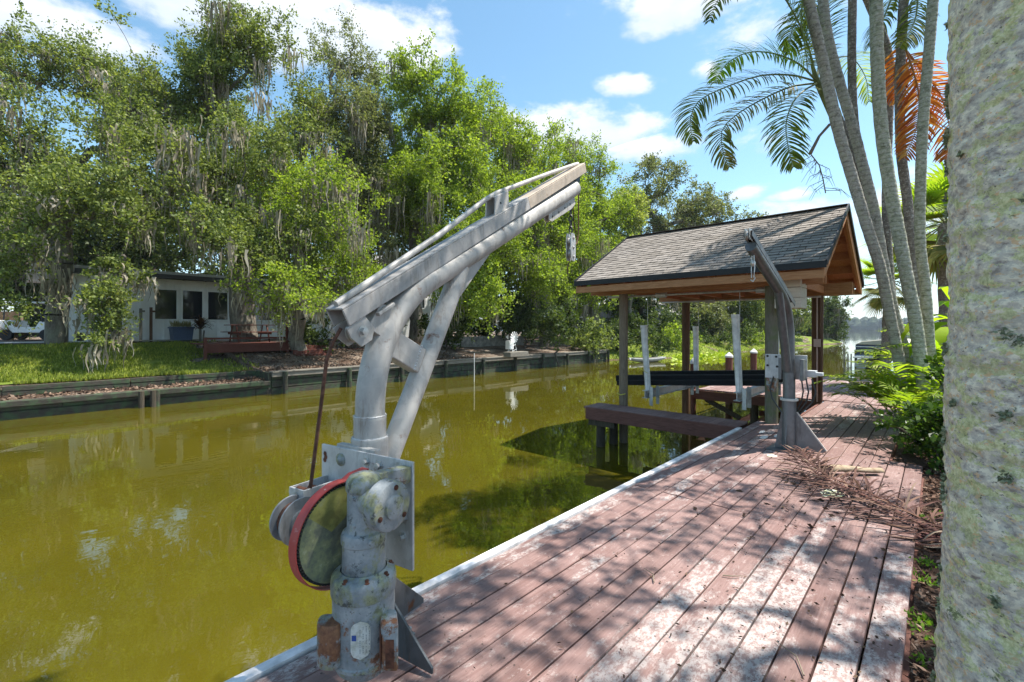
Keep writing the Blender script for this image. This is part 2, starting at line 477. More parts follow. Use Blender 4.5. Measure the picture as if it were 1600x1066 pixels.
# ================================================================== far shore
FARW = simple('far_woods', (.035, .055, .026), .95, var=.5, scale=.05, bump=.8, bscale=.2, bd=3)
def far_woods():
    rnd = random.Random(5); mb = MB()
    prof = []
    for i in range(-60, 260):
        a = -YAW + 0
        X = -760+i*7.0; Y = 900+30*math.sin(i*.05)
        for k in range(2):
            h = 17+5*noise.noise(Vector((i*.06, k, 0)))+rnd.uniform(-2.4, 2.4)+(6 if 120 < i < 200 else 0); r = rnd.uniform(6, 11)
            o = Vector((X+rnd.uniform(-4, 4), Y+k*14, WL))
            pr = [(r*.9, 0), (r*1.05, h*.35), (r*.92, h*.6), (r*.6, h*.85), (r*.2, h)]
            vs = []; n = 9
            for (q, z) in pr:
                for j in range(n):
                    an = 2*PI*j/n; qq = q*(1+rnd.uniform(-.2, .2)); vs.append(o+Vector((qq*math.cos(an), qq*math.sin(an), z+rnd.uniform(-1, 1))))
            fs = [(a_*n+b_, a_*n+(b_+1) % n, (a_+1)*n+(b_+1) % n, (a_+1)*n+b_) for a_ in range(len(pr)-1) for b_ in range(n)]+[tuple(range((len(pr)-1)*n, len(pr)*n))]
            mb.add(vs, fs)
    return tag(mb.build('far_woods', FARW, smooth=0), 'low hazy line of woods along the far lake shore', 'woods', kind='stuff')
far_woods()

# ================================================================== deck
rnd = random.Random(11)
dock = empty('boat_dock', (-1.1, 4, 0), 'long red-brown plank dock with a white edge strip beside the green canal', 'dock')
def rel(o, parent):   # parent keeping world place
    o.parent = parent; o.matrix_parent_inverse = Matrix.Translation(parent.location).inverted(); return o
def plank(mb, x0, x1, y0, y1, z=0.0, g=.0045, t=.036):
    dz = rnd.uniform(-.0022, .0022); j = rnd.uniform(-.0012, .0012)
    mb.bx(x0+g+j, x1-g+j, y0+g, y1-g, z-t+dz, z+dz)
P = .145
mb = MB()
x = -.11; cols = []
while x-P > -2.19: cols.append((x-P, x)); x -= P
for i, (a, b) in enumerate(cols):
    j1 = 4.04+(rnd.choice([0, 0, .42, -.0, .42]) if i % 2 else 0)
    plank(mb, a, b, -2.2, j1)
    e2 = 6.72 if i < 2 else 8.2
    plank(mb, a, b, j1, e2)
for i, (a, b) in enumerate(cols):
    if i < 2: continue
    if a > -1.75: plank(mb, a, b, 8.2, 11.38)
x = -.11-2*P; c4 = []
while x-P > -4.42: c4.append((x-P, x)); x -= P
for (a, b) in c4:
    if b > -1.75:
        plank(mb, a, b, 11.4, 14.3, .012); plank(mb, a, b, 14.3, 17.05, .012)
    else:
        plank(mb, a, b, 11.4, 14.3, .012); plank(mb, a, b, 14.3, 17.05, .012)
dk = mb.build('decking', DECK, bevel=.003, seg=1); rel(dk, dock)
mb = MB(); mb.bx(-2.215, -2.155, -2.2, 7.43, -.05, .008); mb.bx(-2.222, -2.2165, -2.2, 7.43, -.2, 0)
o = mb.build('edge_strip', WHITEEDGE, bevel=.004); rel(o, dock)
mb = MB()
mb.bx(-2.2, -2.16, -2.2, 7.4, -.24, -.055); mb.bx(-1.80, -1.755, 8.02, 11.38, -.22, -.04)
mb.bx(-.13, -.09, -2.2, 6.72, -.2, -.04); mb.bx(-.42, -.385, 6.72, 17.0, -.2, -.04)
mb.bx(-4.46, -4.42, 11.42, 17.05, -.22, -.03); mb.bx(-4.42, -.4, 17.06, 17.1, -.22, -.03); mb.bx(-4.46, -1.76, 11.385, 11.42, -.24, -.03)
for y in np.arange(-1.5, 17, 1.2): mb.bx(-2.1 if y < 8 else -1.7, -.4, y, y+.05, -.2, -.045)
o = mb.build('fascia', FASCIA, bevel=.003); rel(o, dock)
rel(MB().beam((-4.2, 11.6, -.25), (-3.4, 11.6, -.62), .08, .1).build('knee_brace', PILE, bevel=.004), dock)
for p in [(-2.0, 2.0), (-2.0, 5.2), (-1.95, 8.0), (-3.1, 11.6), (-2.2, 11.6)]:
    rel(MB().lathe([(.085, -3.5), (.085, -.2)], (p[0], p[1], 0), n=14).build('piling', PILE), dock)
# white scuffed stains are marks of the boards themselves
def blot(name, cx, cy, rx_, ry_, mat, seed, z=.0035):
    q = []; 
    for i in range(40):
        a = 2*PI*i/40; k = 1+.35*noise.noise(Vector((math.cos(a)*1.3, math.sin(a)*1.3, seed))); q.append((cx+rx_*k*math.cos(a), cy+ry_*k*math.sin(a), z))
    o = MB().add(q, [tuple(range(40))]).build(name, mat, smooth=0); rel(o, dock); return o
stainm = MT('chalky_stain', .9); stainm.color(stainm.ramp(stainm.noise(30, 5, .7), [(.4, (.62, .63, .55)), (.62, (.40, .45, .22))]))
blot('paint_stain', -.70, 5.02, .085, .13, stainm.m, 2.0)
wm = MT('white_spill', .9); wm.color((.62, .60, .57))
for k, (a, b, c_, d_) in enumerate([(-1.62, 7.25, .05, .16), (-1.75, 7.0, .045, .12), (-1.52, 6.9, .03, .1), (-1.86, 7.35, .03, .12)]): blot('paint_stain', a, b, c_, d_, wm.m, 4+k)
blot('paint_stain', -1.43, 6.05, .05, .07, stainm.m, 9)

# finger walk of the boathouse
fing = empty('finger_walkway', (-3.5, 7.72, 0), 'narrow red-brown plank walkway reaching out over the water from the dock', 'walkway')
mb = MB(); x = -2.24
while x > -4.86: plank(mb, x-P, x, 7.44, 8.0, .004); x -= P
rel(mb.build('decking', DECKX, bevel=.003, seg=1), fing)
mb = MB(); mb.bx(-4.89, -2.24, 7.405, 7.445, -.225, .0); mb.bx(-4.93, -4.89, 7.405, 8.02, -.225, 0); mb.bx(-4.89, -2.24, 8.0, 8.03, -.225, 0)
rel(mb.build('fascia', FASCIA, bevel=.004), fing)
for (px_, py_) in [(-4.70, 7.58), (-4.62, 7.92)]:
    rel(MB().lathe([(.088, -3), (.088, -.9), (.08, -.25)], (px_, py_, 0), n=16).build('piling', PILE), fing)
rel(MB().bx(-4.9, -4.35, 7.46, 7.5, -.34, -.22).bx(-4.9, -4.35, 7.94, 7.98, -.34, -.22).build('crossbeam', PILE, bevel=.003), fing)

# ================================================================== boathouse roof on posts
bh = empty('boathouse', (-3.2, 9.6, 0), 'open timber boathouse with a brown shingled gable roof over the boat slip', 'boathouse')
XL, XR, YN, YF, ZE, ZR = -5.2, -1.13, 7.48, 11.78, 2.34, 3.53
YR = (YN+YF)/2; SL = math.hypot(YR-YN, ZR-ZE); ang = math.atan2(ZR-ZE, YR-YN)
t = MT('asphalt_shingles', .95, 0, .15)
br = t.n('ShaderNodeTexBrick'); br.offset = .37; br.offset_frequency = 2; br.squash = 1
br.inputs['Scale'].default_value = 1; br.inputs['Brick Width'].default_value = .24; br.inputs['Row Height'].default_value = .13; br.inputs['Mortar Size'].default_value = .006; br.inputs['Bias'].default_value = 0
br.inputs['Color1'].default_value = (.19, .17, .15, 1); br.inputs['Color2'].default_value = (.34, .305, .275, 1); br.inputs['Mortar'].default_value = (.03, .026, .023, 1)
uvn = t.n('ShaderNodeUVMap'); uvn.uv_map = 'UVMap'; t.l(uvn.outputs[0], br.inputs[0])
c = t.mix(t.ramp(t.noise(1.4, 4, .6), [(.3, 0), (.75, .5)]), br.outputs[0], (.26, .22, .18))
c = t.mix(t.ramp(t.noise(80, 3, .7), [(.4, 0), (.8, .5)]), c, (.05, .045, .04))
t.color(c).bump(t.noise(120, 3, .7), .4, .003)
SHING = t.m
def slope(y0, y1, sign):
    rows = 22; e = SL/rows; mb = MB(); uv = []
    u = Vector((0, sign*math.cos(ang), math.sin(ang))); nrm = Vector((0, -sign*math.sin(ang), math.cos(ang)))
    base = Vector((0, y0, ZE+.06))
    for r_ in range(rows):
        seg = 26
        lo = base+u*(r_*e-.012); hi = base+u*((r_+1)*e)
        for k in range(seg):
            xa = XL-.02+(XR-XL+.04)*k/seg; xb = XL-.02+(XR-XL+.04)*(k+1)/seg
            t_ = .007+.006*((k*7+r_*5) % 3)/2
            q = []
            for (xx, pp, h) in ((xa, lo, t_), (xb, lo, t_), (xb, hi, .001), (xa, hi, .001), (xa, lo, -.004), (xb, lo, -.004)):
                w = pp+nrm*h; q.append((xx, w.y, w.z))
            mb.add(q, [(0, 1, 2, 3), (4, 5, 1, 0)])
            uv += [(xa, r_*.13+.004), (xb, r_*.13+.004), (xb, r_*.13+.126), (xa, r_*.13+.126)]+[(xa, r_*.13)]*4
    o = mb.build('shingles', SHING, smooth=0)
    ul = o.data.uv_layers.new(name='UVMap')
    ul.data.foreach_set('uv', np.array(uv, dtype=np.float32).ravel())
    return o
rf = MB()
for (y0, sg) in ((YN, 1), (YF, -1)):
    a = Vector((0, y0, ZE+.03)); b = Vector((0, YR, ZR+.03)); nn = Vector((0, -sg*math.sin(ang), math.cos(ang)))
    for x0_, x1_ in ((XL, XR),):
        q = [(x0_, a.y, a.z), (x1_, a.y, a.z), (x1_, b.y, b.z), (x0_, b.y, b.z)]
        q2 = [(p[0], p[1]+nn.y*.02, p[2]+nn.z*.02) for p in q]
        rf.add(q+q2, [(0, 1, 2, 3), (4, 5, 6, 7), (0, 1, 5, 4), (1, 2, 6, 5), (2, 3, 7, 6), (3, 0, 4, 7)])
roofb = rf.build('roof', CEDARY, smooth=0); fixnormals(roofb); rel(roofb, bh)
BLK = simple('black_drip_edge', (.012, .012, .013), .55, spec=.4)
for o in (slope(YN, YR, 1), slope(YF, YR, -1)):
    o.parent = roofb; o.matrix_parent_inverse = Matrix.Translation(bh.location).inverted() @ Matrix.Identity(4)
    o.matrix_parent_inverse = Matrix.Identity(4); o.matrix_basis = Matrix.Identity(4)
def sub(o, part):   # sub-part of a part that keeps world place (part itself sits at identity under a located empty)
    o.parent = part; o.matrix_parent_inverse = Matrix.Identity(4); return o
sub(MB().beam((XL-.02, YR, ZR+.066), (XR+.02, YR, ZR+.066), .17, .02).build('ridge_cap', SHING, bevel=.006), roofb)
mb = MB()
for sg, y0 in ((1, YN), (-1, YF)):
    mb.bx(XL-.03, XR+.03, y0-.022 if sg == 1 else y0, y0 if sg == 1 else y0+.022, ZE-.015, ZE+.080)
    for X0 in (XL-.028, XR+.028):
        a = Vector((X0, y0, ZE+.055)); b = Vector((X0, YR, ZR+.055)); mb.beam(a, b, .02, .075)
rel(mb.build('drip_edge', BLK), bh)
for q in ((YN+.002, YN+.04), (YF-.04, YF-.002)): rel(MB().bx(XL, XR, q[0], q[1], ZE-.155, ZE-.04).build('eave_board', CEDAR, bevel=.004), bh)
# long beams carrying the roof and the ceiling grid under it
for y in (8.07, 11.2):
    for q in (-.12, .12): rel(MB().bx(XL+.05, XR-.08, y+q-.02, y+q+.02, 2.16, 2.40).build('beam', CEDAR, bevel=.004), bh)
mb = MB()
n_r = 9
for i in range(n_r):
    X0 = XL+.06+(XR-XL-.12)*i/(n_r-1)
    for sg, y0 in ((1, YN+.05), (-1, YF-.05)):
        mb.beam((X0, y0, ZE-.04), (X0, YR, ZR-.05), .045, .13)
    if 0 < i < n_r-1: mb.bx(X0-.02, X0+.02, 8.21, 11.06, 2.20, 2.34)
rel(mb.build('rafter', CEDARY, bevel=.003), bh)
# gable end framing (right side): outriggers like a ladder, and barge boards
for X0 in (XL+.02, XR-.02):
    mb = MB()
    for sg, y0 in ((1, YN+.04), (-1, YF-.04)):
        mb.beam((X0, y0, ZE-.06), (X0, YR, ZR-.055), .04, .17)
    rel(mb.build('barge_board', CEDAR, bevel=.003), bh)
mb = MB()
for k in range(5):
    fr = .10+.19*k
    for sg, y0 in ((1, YN), (-1, YF)):
        yy = y0+(YR-y0)*fr; zz = ZE-.03+(ZR-ZE)*fr
        mb.beam((XR-.04, yy, zz), (XR-.60, yy, zz), .045, .15); mb.beam((XL+.04, yy, zz), (XL+.6, yy, zz), .045, .15)
rel(mb.build('outrigger', CEDARY, bevel=.003), bh)
# posts
def post(name, x, y, r, z0, z1, mat, label=None):
    pr = [(r*1.04, z0)]+[(r*(1+.03*noise.noise(Vector((x*3, y, z*2)))), z) for z in np.arange(z0+.3, z1, .3)]+[(r*.95, z1)]
    o = MB().lathe(pr, (x, y, 0), n=18).build(name, mat); rel(o, bh)
    if label: tag(o, label)
    return o
post('post', -4.53, 8.14, .084, -3, 2.3, POST); post('post', -4.53, 11.2, .092, -3, 2.3, POSTB)
post('post', -1.93, 8.16, .094, -3, 2.3, POSTG, 'thick greenish post with lichen')
o = MB().bx(-1.90, -1.74, 11.14, 11.30, -3, 2.3).build('post', POSTB, bevel=.01); rel(o, bh)
COND = simple('conduit', (.55, .40, .36), .6)
o = MB().cyl((-1.80, 11.12, .0), (-1.80, 11.12, 2.2), .014, 8).bx(-1.85, -1.73, 11.05, 11.125, 1.12, 1.28).build('conduit', COND, bevel=.004); rel(o, bh)
o = MB().cyl((-1.72, 11.10, .0), (-1.70, 11.10, 2.2), .02, 8).build('conduit', simple('brown_pipe', (.14, .075, .05), .6)); rel(o, bh)

# lift drive above the slip
ld = empty('boat_lift', (-3.3, 9.6, 0), 'boat lift with black carpeted bunks and white guide poles hung under the boathouse roof', 'boat lift')
DKM = simple('dark_metal', (.05, .05, .05), .5, .5)
ALU = m_galv('aluminium', (.50, .50, .49), .42, .45)
PVC = simple('white_pvc', (.78, .75, .72), .45, var=.2, scale=6, bump=.05)
BUNK = simple('black_carpet', (.010, .010, .012), .95, var=.5, scale=60, bump=.7, bscale=300, bd=.004)
for y in (8.35, 10.9):
    o = MB().cyl((-5.0, y, 2.13), (-1.7, y, 2.13), .02, 10).cyl((-3.95, y, 2.13), (-3.75, y, 2.13), .05, 12).cyl((-2.2, y, 2.13), (-2.05, y, 2.13), .05, 12).build('drive_shaft', ALU); rel(o, ld)
cab = []
for (x0, zc) in ((-4.16, .22), (-2.49, .34)):
    for y in (8.36, 10.95):
        o = MB().cyl((x0+.03, y, zc), (x0+.03, y, 2.13), .005, 6).build('lift_cable', ALU); rel(o, ld)
for (x0, zc) in ((-4.16, .22), (-2.49, .34)):
    mb = MB(); mb.bx(x0-.055, x0+.055, 8.3, 11.0, zc-.075, zc-.063); mb.bx(x0-.055, x0+.055, 8.3, 11.0, zc+.063, zc+.075); mb.bx(x0-.006, x0+.006, 8.3, 11.0, zc-.063, zc+.063)
    rel(mb.build('cradle_beam', ALU, bevel=.002), ld)
    for y in (8.42, 8.7, 10.45, 10.75):
        mb = MB(); mb.bx(x0+.06, x0+.072, y-.05, y+.05, zc-.22, zc+.14); mb.bx(x0+.072, x0+.13, y-.05, y-.042, zc-.22, zc+.14)
        rel(mb.build('bracket', ALU, bevel=.002), ld)
dzx = lambda x: .28+(.12)*(x+4.16)/1.67
for y in (9.0, 10.25):
    a = Vector((-5.15, y, dzx(-5.15)+.20)); b = Vector((-1.95, y, dzx(-1.95)+.20))
    rel(MB().beam(a, b, .19, .125).build('bunk', BUNK, bevel=.012), ld)
    rel(MB().beam(a+Vector((.25, -.0, -.075)), b+Vector((0, 0, -.075)), .07, .05).build('bunk_rail', ALU, bevel=.003), ld)
for y in (8.66, 10.55):
    a = Vector((-4.95, y, dzx(-4.95)+.13)); b = Vector((-1.95, y, dzx(-1.95)+.15))
    rel(MB().beam(a, b, .12, .10).build('bunk', BUNK, bevel=.01), ld)
for (x0, y0, zb, zt, lx_) in ((-4.16, 8.45, .24, 1.56, -.10), (-2.49, 8.45, .37, 1.74, -.07), (-4.16, 10.9, .24, 1.55, -.02), (-2.49, 10.9, .37, 1.55, 0)):
    o = MB().tube([(x0, y0, zb), (x0+lx_, y0, zt-.06), (x0+lx_, y0, zt-.055), (x0+lx_, y0, zt)], [.056, .062, .070, .068], 18).build('guide_pole', PVC, bevel=.006); rel(o, ld)
ROPE = simple('yellow_rope', (.5, .45, .08), .8)
rp = MB().tube([(-4.13, 8.38, .62), (-4.3, 8.25, .75), (-4.46, 8.16, .86)], .006, 6).tube([(-4.62, 8.05, .22), (-4.53, 8.04, .2), (-4.44, 8.05, .23)], .01, 6).build('mooring_rope', ROPE)
tag(rp, 'thin yellow rope tied from the nearest guide pole to the boathouse post', 'rope')
# wooden housing of the motor
HOUS = m_wood('pale_boards', (.50, .42, .33), (.68, .60, .49), (1.4, 10, 10), bump=.2)
hb = MB(); C0 = Vector((-1.64, 8.02, 0))
for k in range(3): hb.bx(C0.x-.17, C0.x+.17, C0.y-.2, C0.y+.24, 1.80+k*.155, 1.80+k*.155+.15)
tag(hb.build('motor_housing', HOUS, bevel=.005), 'pale wooden box hung high on the thick boathouse post under the eave', 'box')
bl = MB().lathe([(.05, -.03), (.065, -.02), (.065, .02), (.05, .03)], (-3.0, 10.2, 1.68), (1, -.6, 0), 16).cyl((-3.0, 10.2, 1.7), (-3.0, 10.2, 2.2), .004, 5).build('hanging_pulley', DKM)
tag(bl, 'small black round pulley hanging on a line below the boathouse roof', 'pulley')

# mooring pilings with white cone caps
CAPM = simple('white_cap', (.72, .71, .70), .5); RED = m_wood('red_brown_piling', (.10, .04, .03), (.20, .085, .065))
pil0 = None
labs = ['red-brown mooring piling with a white cone cap, the thickest, right of the second guide pole',
        'red-brown mooring piling with a white cone cap at the far corner of the dock',
        'red-brown mooring piling half hidden behind the back left guide pole']
for k, (x0, y0, r_, z1) in enumerate([(-4.52, 14.35, .1, .66), (-4.55, 16.95, .1, .68), (-4.55, 11.7, .07, .62)]):
    e = empty('mooring_piling', (x0, y0, 0), labs[k], 'piling', 'capped mooring pilings along the platform')
    a_ = MB().lathe([(r_, -3), (r_, z1)], n=16).build('pile', RED, e)
    b_ = MB().lathe([(r_*1.15, z1-.02), (r_*1.15, z1+.03), (.01, z1+.13)], n=16).build('cap', CAPM, e)
# stakes in the water beyond the deck
for k, (px_, top) in enumerate([(1319, 545), (1325, 553), (1330, 553)]):
    p = G(px_, 17.5, 0); z = 1.5-(top-513)*17.5/720
    o = MB().cyl((p.x, p.y, -2), (p.x, p.y, z), .022, 8).build('stake', GREYWOOD)
    tag(o, ['tall thin stake in the water past the end of the dock, leftmost of three', 'thin stake in the water past the dock end, middle of three', 'thin stake in the water past the dock end, rightmost of three'][k], 'stake', 'thin stakes in the water')
# ================================================================== davits
GALVM0 = m_galv('dark_gusset', (.11, .115, .12), .45, .4, .05)
STEEL2 = m_galv('weathered_steel', (.30, .305, .31), .45, .45, .05)
RAILM = m_galv('rail_steel', (.36, .345, .33), .6, .15); RAILB = m_galv('stained_rail_steel', (.42, .35, .28), .6, .2, .1)
BOLT = m_galv('bolt_steel', (.50, .49, .47), .4, .6, .15)
CABLE = simple('rusty_cable', (.12, .055, .035), .8, .3, var=.4, scale=40)
RUST = simple('rust', (.15, .055, .030), .9, .1, var=.5, scale=25, bump=.6)
def m_winch(name, rust, lich=.5):
    t = MT(name, .55, .1, .4)
    n = t.noise(7, 7, .68)
    c = t.ramp(n, [(.30, (.075, .082, .09)), (.43, (.20, .22, .23)), (.58, (.31, .325, .33)), (.72, (.45, .455, .44))])
    l = t.ramp(t.noise(9, 8, .75, t.vec((1, 1, .8), loc=(3, 1, 2))), [(.55-.1*lich, 0), (.62-.06*lich, .9)])
    c = t.mix(l, c, t.ramp(t.noise(30, 4, .7), [(.35, (.13, .135, .06)), (.65, (.36, .36, .19))]))
    d = t.ramp(t.noise(24, 6, .75), [(.57, 0), (.63, .8)]); c = t.mix(d, c, (.045, .05, .045))
    r_ = t.ramp(t.noise(6.5, 8, .72, t.vec(loc=(7, 2, 5))), [(.62-rust, 0), (.66-rust, .95)])
    c = t.mix(r_, c, t.ramp(t.noise(40, 4, .7), [(.3, (.10, .03, .015)), (.7, (.30, .13, .055))]))
    t.color(c).bump(t.math('ADD', n, t.math('MULTIPLY', t.noise(90, 4, .7), .5)), .55, .004); return t.m
WINCH, WINCHR, WINCHL = m_winch('winch_paint', 0.0), m_winch('rusted_winch_paint', .15), m_winch('lichen_winch_paint', .0, 1.0)
def arc_pts(c0, m, Rr, send):
    th = math.atan(m); phi = PI/2-th; T = Rr*math.tan(phi/2); pts = []
    cx, cz = Rr, c0-T
    for i in range(15):
        a = PI-phi*i/14; pts.append((cx+Rr*math.cos(a), 0, cz+Rr*math.sin(a)))
    pts.append((send, 0, c0+m*send)); return pts, c0-T
def gussets(root, spec, mat, rp, rz0):
    for (aw, foot, h) in spec:
        a = R(aw)-rz0; d = Vector((math.cos(a), math.sin(a), 0))
        poly = [(rp*.9, 0), (foot, 0), (foot, .025), (rp*.9+.015, h), (rp*.9, h)]
        MB().prism(poly, .012, (0, 0, .012), d, (0, 0, 1)).build('gusset', mat, root, bevel=.002)
def bolt(mb, p, ax, r=.014, h=.012):
    mb.lathe([(r*1.7, 0), (r*1.7, .003), (r*1.7, .003), (r, .003), (r, h), (r*.4, h+.001)], p, ax, 6 if r > .011 else 8)

# ---- foreground davit
P0 = Vector((-1.99, 1.157, 0)); rz0 = math.atan2(.98, -.197)
dv = empty('davit', P0, 'large grey galvanized boat davit with rusty electric winch in the foreground', 'boat crane', None, rz0)
dv['group'] = 'boat davits on the dock'
pts, zs = arc_pts(1.557, .513, .735, 2.40)
GL = m_galv('pole_steel', (.42, .40, .375), .58, .12, .02)
mb = MB(); mb.tube([(0, 0, .9), (0, 0, zs-.1)]+pts, .069, 40, caps=False)
e = Vector(pts[-1]); d = (Vector(pts[-1])-Vector(pts[-2])).normalized()
mb.tube([e, e+d*.001, e-d*.3], [.069, .060, .060], 40, caps=True)
mb.build('boom', GL, dv)
MB().lathe([(.069, 1.085), (.0745, 1.082), (.077, 1.075), (.0755, 1.065), (.0755, .985), (.086, .982), (.088, .972), (.0855, .962), (.0855, .3), (.0855, 0)], n=40, caps=False).lathe([(.0755, 1.02), (.0756, 1.02)], n=4, caps=False).build('mast', GL, dv)
MB().lathe([(.0855, .315), (.118, .315), (.122, .305), (.118, .295), (.115, .285), (.115, .014), (.115, 0)], n=40, caps=False).build('socket', simple('pale_sleeve', (.50, .48, .43), .6, var=.2), dv)
mb = MB(); mb.box((0, 0, .007), (.30, .30, .014))
for sx in (-1, 1):
    for sy in (-1, 1): bolt(mb, (sx*.13, sy*.13, .014), (0, 0, 1), .012, .03)
mb.build('base_plate', STEEL2, dv, bevel=.002)
gussets(dv, [(10, .40, .27), (100, .36, .27)], GALVM0, .115, rz0)
# pin hole and weld beads
mb = MB(); a = R(225)-rz0
mb.lathe([(.007, 0), (.007, .004)], (math.cos(a)*.0745, math.sin(a)*.0745, 1.045), (math.cos(a), math.sin(a), 0), 10)
mb.build('pin_hole', BLK, dv)
wl = MB(); rw_ = random.Random(9)
for (zz_, rr0_) in ((1.084, .0705), (.983, .0765)):
    wl.tube([((rr0_+.002+rw_.uniform(-.0012, .0012))*math.cos(2*PI*i/90), (rr0_+.002+rw_.uniform(-.0012, .0012))*math.sin(2*PI*i/90), zz_+rw_.uniform(-.0015, .0015)) for i in range(91)], .0045, 6, caps=False)
wl.build('weld_bead', GALVB, dv)
# rail (inverted channel) above the boom
ra, rb = Vector((-.185, 0, 1.548)), Vector((2.55, 0, 3.018)); rd = (rb-ra).normalized(); ru = Vector((-rd.z, 0, rd.x))
mid = ra+(rb-ra)*.60
def channel(a, b, w, h, th, name, mat):
    mb = MB(); mb.beam(a+ru*(h/2-th/2), b+ru*(h/2-th/2), w, th, ru)
    for sy in (-1, 1): mb.beam(a+Vector((0, sy*(w/2-th/2), 0))-ru*th*.5, b+Vector((0, sy*(w/2-th/2), 0))-ru*th*.5, th, h-th, ru)
    return mb.build(name, mat, dv, bevel=.0025)
channel(ra, mid, .115, .088, .010, 'rail', RAILM); channel(mid+rd*.001, rb, .1148, .0878, .010, 'rail', RAILB)
# spacer between rail and bend, clamp plate with bolt at the low end
mb = MB(); mb.prism([(-.045, 1.50), (.11, 1.42), (.15, 1.60), (.03, 1.62)], .08, (0, 0, 0)); mb.beam((.0, 0, 1.565), (.10, 0, 1.62), .13, .018, ru)
mb.build('rail_bracket', GL, dv, bevel=.004)
mb = MB()
for sy in (-.045, .045):
    mb.prism([(-.175, 1.50), (-.075, 1.56), (-.015, 1.50), (-.03, 1.445), (-.09, 1.415), (-.15, 1.455)], .009, (0, sy, 0))
mb.build('sheave_plate', GL, dv, bevel=.002)
mb = MB(); bolt(mb, (-.085, -.0495, 1.485), (0, -1, 0), .018, .02); mb.lathe([(.05, -.012), (.05, -.009), (.036, -.006), (.036, .006), (.05, .009), (.05, .012)], (-.085, 0, 1.485), (0, 1, 0), 20)
mb.build('sheave', BOLT, dv)
# truss rod over the rail with its stand-off
rod = [ra+ru*.055+rd*.02, Vector((.5, 0, 2.03)), Vector((.98, 0, 2.352)), Vector((1.10, 0, 2.42)), Vector((1.22, 0, 2.475)), Vector((1.9, 0, 2.785)), Vector((2.42, 0, 3.015)), rb-rd*.04+ru*.05]
MB().tube(rod, .0165, 12).build('truss_rod', GL, dv)
mb = MB(); mb.prism([(1.02, 2.245), (1.20, 2.34), (1.19, 2.455), (1.03, 2.372)], .010, (0, -.035, 0)); mb.prism([(1.02, 2.245), (1.20, 2.34), (1.19, 2.455), (1.03, 2.372)], .010, (0, .035, 0))
mb.beam((1.03, 0, 2.37), (1.19, 0, 2.453), .078, .008, ru)
mb.build('standoff', GL, dv, bevel=.002)
mb = MB()
for q in ((1.09, 2.345),): mb.lathe([(.008, 0), (.008, .002)], (q[0], -.0405, q[1]), (0, -1, 0), 10)
mb.build('pin_hole', BLK, dv)
# diagonal brace with gusset and tie block
MB().tube([(.085, 0, .78), (.12, 0, .86), (.645, 0, 1.765), (.70, 0, 1.87)], .056, 32).build('brace', GL, dv)
MB().prism([(.66, 1.66), (1.02, 2.0), (1.04, 2.05), (.72, 1.92), (.60, 1.80)], .012, (0, 0, 0)).build('brace_gusset', GL, dv, bevel=.002)
mb = MB(); mb.beam((.03, 0, 1.47), (.325, 0, 1.325), .075, .135, (0, 0, 1)); mb.build('tie_block', GL, dv, bevel=.006)
wb = MB()
for i in range(9):
    q = -.065+.13*i/8; wb.lathe([(.002, -.006), (.009, 0), (.002, .006)], (.292+q*.42, -.037, 1.345+q*.9), (0, 1, 0), 6)
wb.build('weld_bead', GALVB, dv)
# hanger plate under the tip and the block
mb = MB(); tri = [(1.84, 2.44), (2.36, 2.71), (2.38, 2.64), (2.30, 2.575), (1.90, 2.38), (1.85, 2.385)]
mb.prism(tri, .010, (0, -.02, 0)); mb.prism(tri, .010, (0, .02, 0)); mb.build('hanger_plate', GL, dv, bevel=.002)
mb = MB()
for q in ((1.91, 2.425), (2.03, 2.487), (2.15, 2.55), (2.26, 2.607)): mb.lathe([(.010, 0), (.010, .002)], (q[0], -.0255, q[1]), (0, -1, 0), 10)
mb.build('pin_hole', BLK, dv)
mb = MB(); mb.lathe([(.055, -.014), (.055, -.011), (.04, -.006), (.04, .006), (.055, .011), (.055, .014)], (2.46, 0, 2.90), (0, 1, 0), 20)
mb.build('sheave', DKM, dv)
mb = MB()
for k in range(5):
    z0 = 2.60-k*.052; ax = (0, 1, 0) if k % 2 else (1, 0, 0)
    ring = [(2.33+.015*math.cos(a_)*(1 if k % 2 else 0), .015*math.cos(a_)*(0 if k % 2 else 1), z0+.034*math.sin(a_)) for a_ in np.linspace(0, 2*PI, 13)]
    mb.tube(ring, .006, 6, caps=False)
mb.build('chain', DKM, dv)
blk = MB()
for sy in (-.022, .022): blk.prism([(2.30, 2.36), (2.36, 2.36), (2.385, 2.30), (2.385, 2.14), (2.36, 2.11), (2.30, 2.11), (2.28, 2.14), (2.28, 2.30)], .007, (0, sy, 0))
blk.lathe([(.045, -.012), (.032, -.005), (.032, .005), (.045, .012)], (2.33, 0, 2.29), (0, 1, 0), 18); blk.lathe([(.045, -.012), (.032, -.005), (.032, .005), (.045, .012)], (2.33, 0, 2.18), (0, 1, 0), 18)
for zz in (2.32, 2.235, 2.15): bolt(blk, (2.333, -.026, zz), (0, -1, 0), .010, .010)
blk.build('pulley_block', BOLT, dv, bevel=.002)
MB().tube([(2.505, 0, 2.90), (2.51, 0, 2.6), (2.505, 0, 2.38), (2.47, 0, 2.30), (2.39, 0, 2.25)], .0065, 7).build('cable', CABLE, dv)
MB().tube([(2.38, 0, 2.66), (2.42, .01, 2.50), (2.45, 0, 2.38), (2.47, 0, 2.33)], .005, 6).build('cable', CABLE, dv)
MB().tube([(2.31, 0, 2.13), (2.29, .01, 2.05), (2.30, .02, 1.99)], .005, 6).build('cable', CABLE, dv)
MB().tube([(-.165, 0, 1.50), (-.20, .01, 1.44), (-.225, .02, 1.36), (-.24, .05, 1.1), (-.262, .085, .78), (-.275, .10, .72)], .0085, 8).build('cable', CABLE, dv)
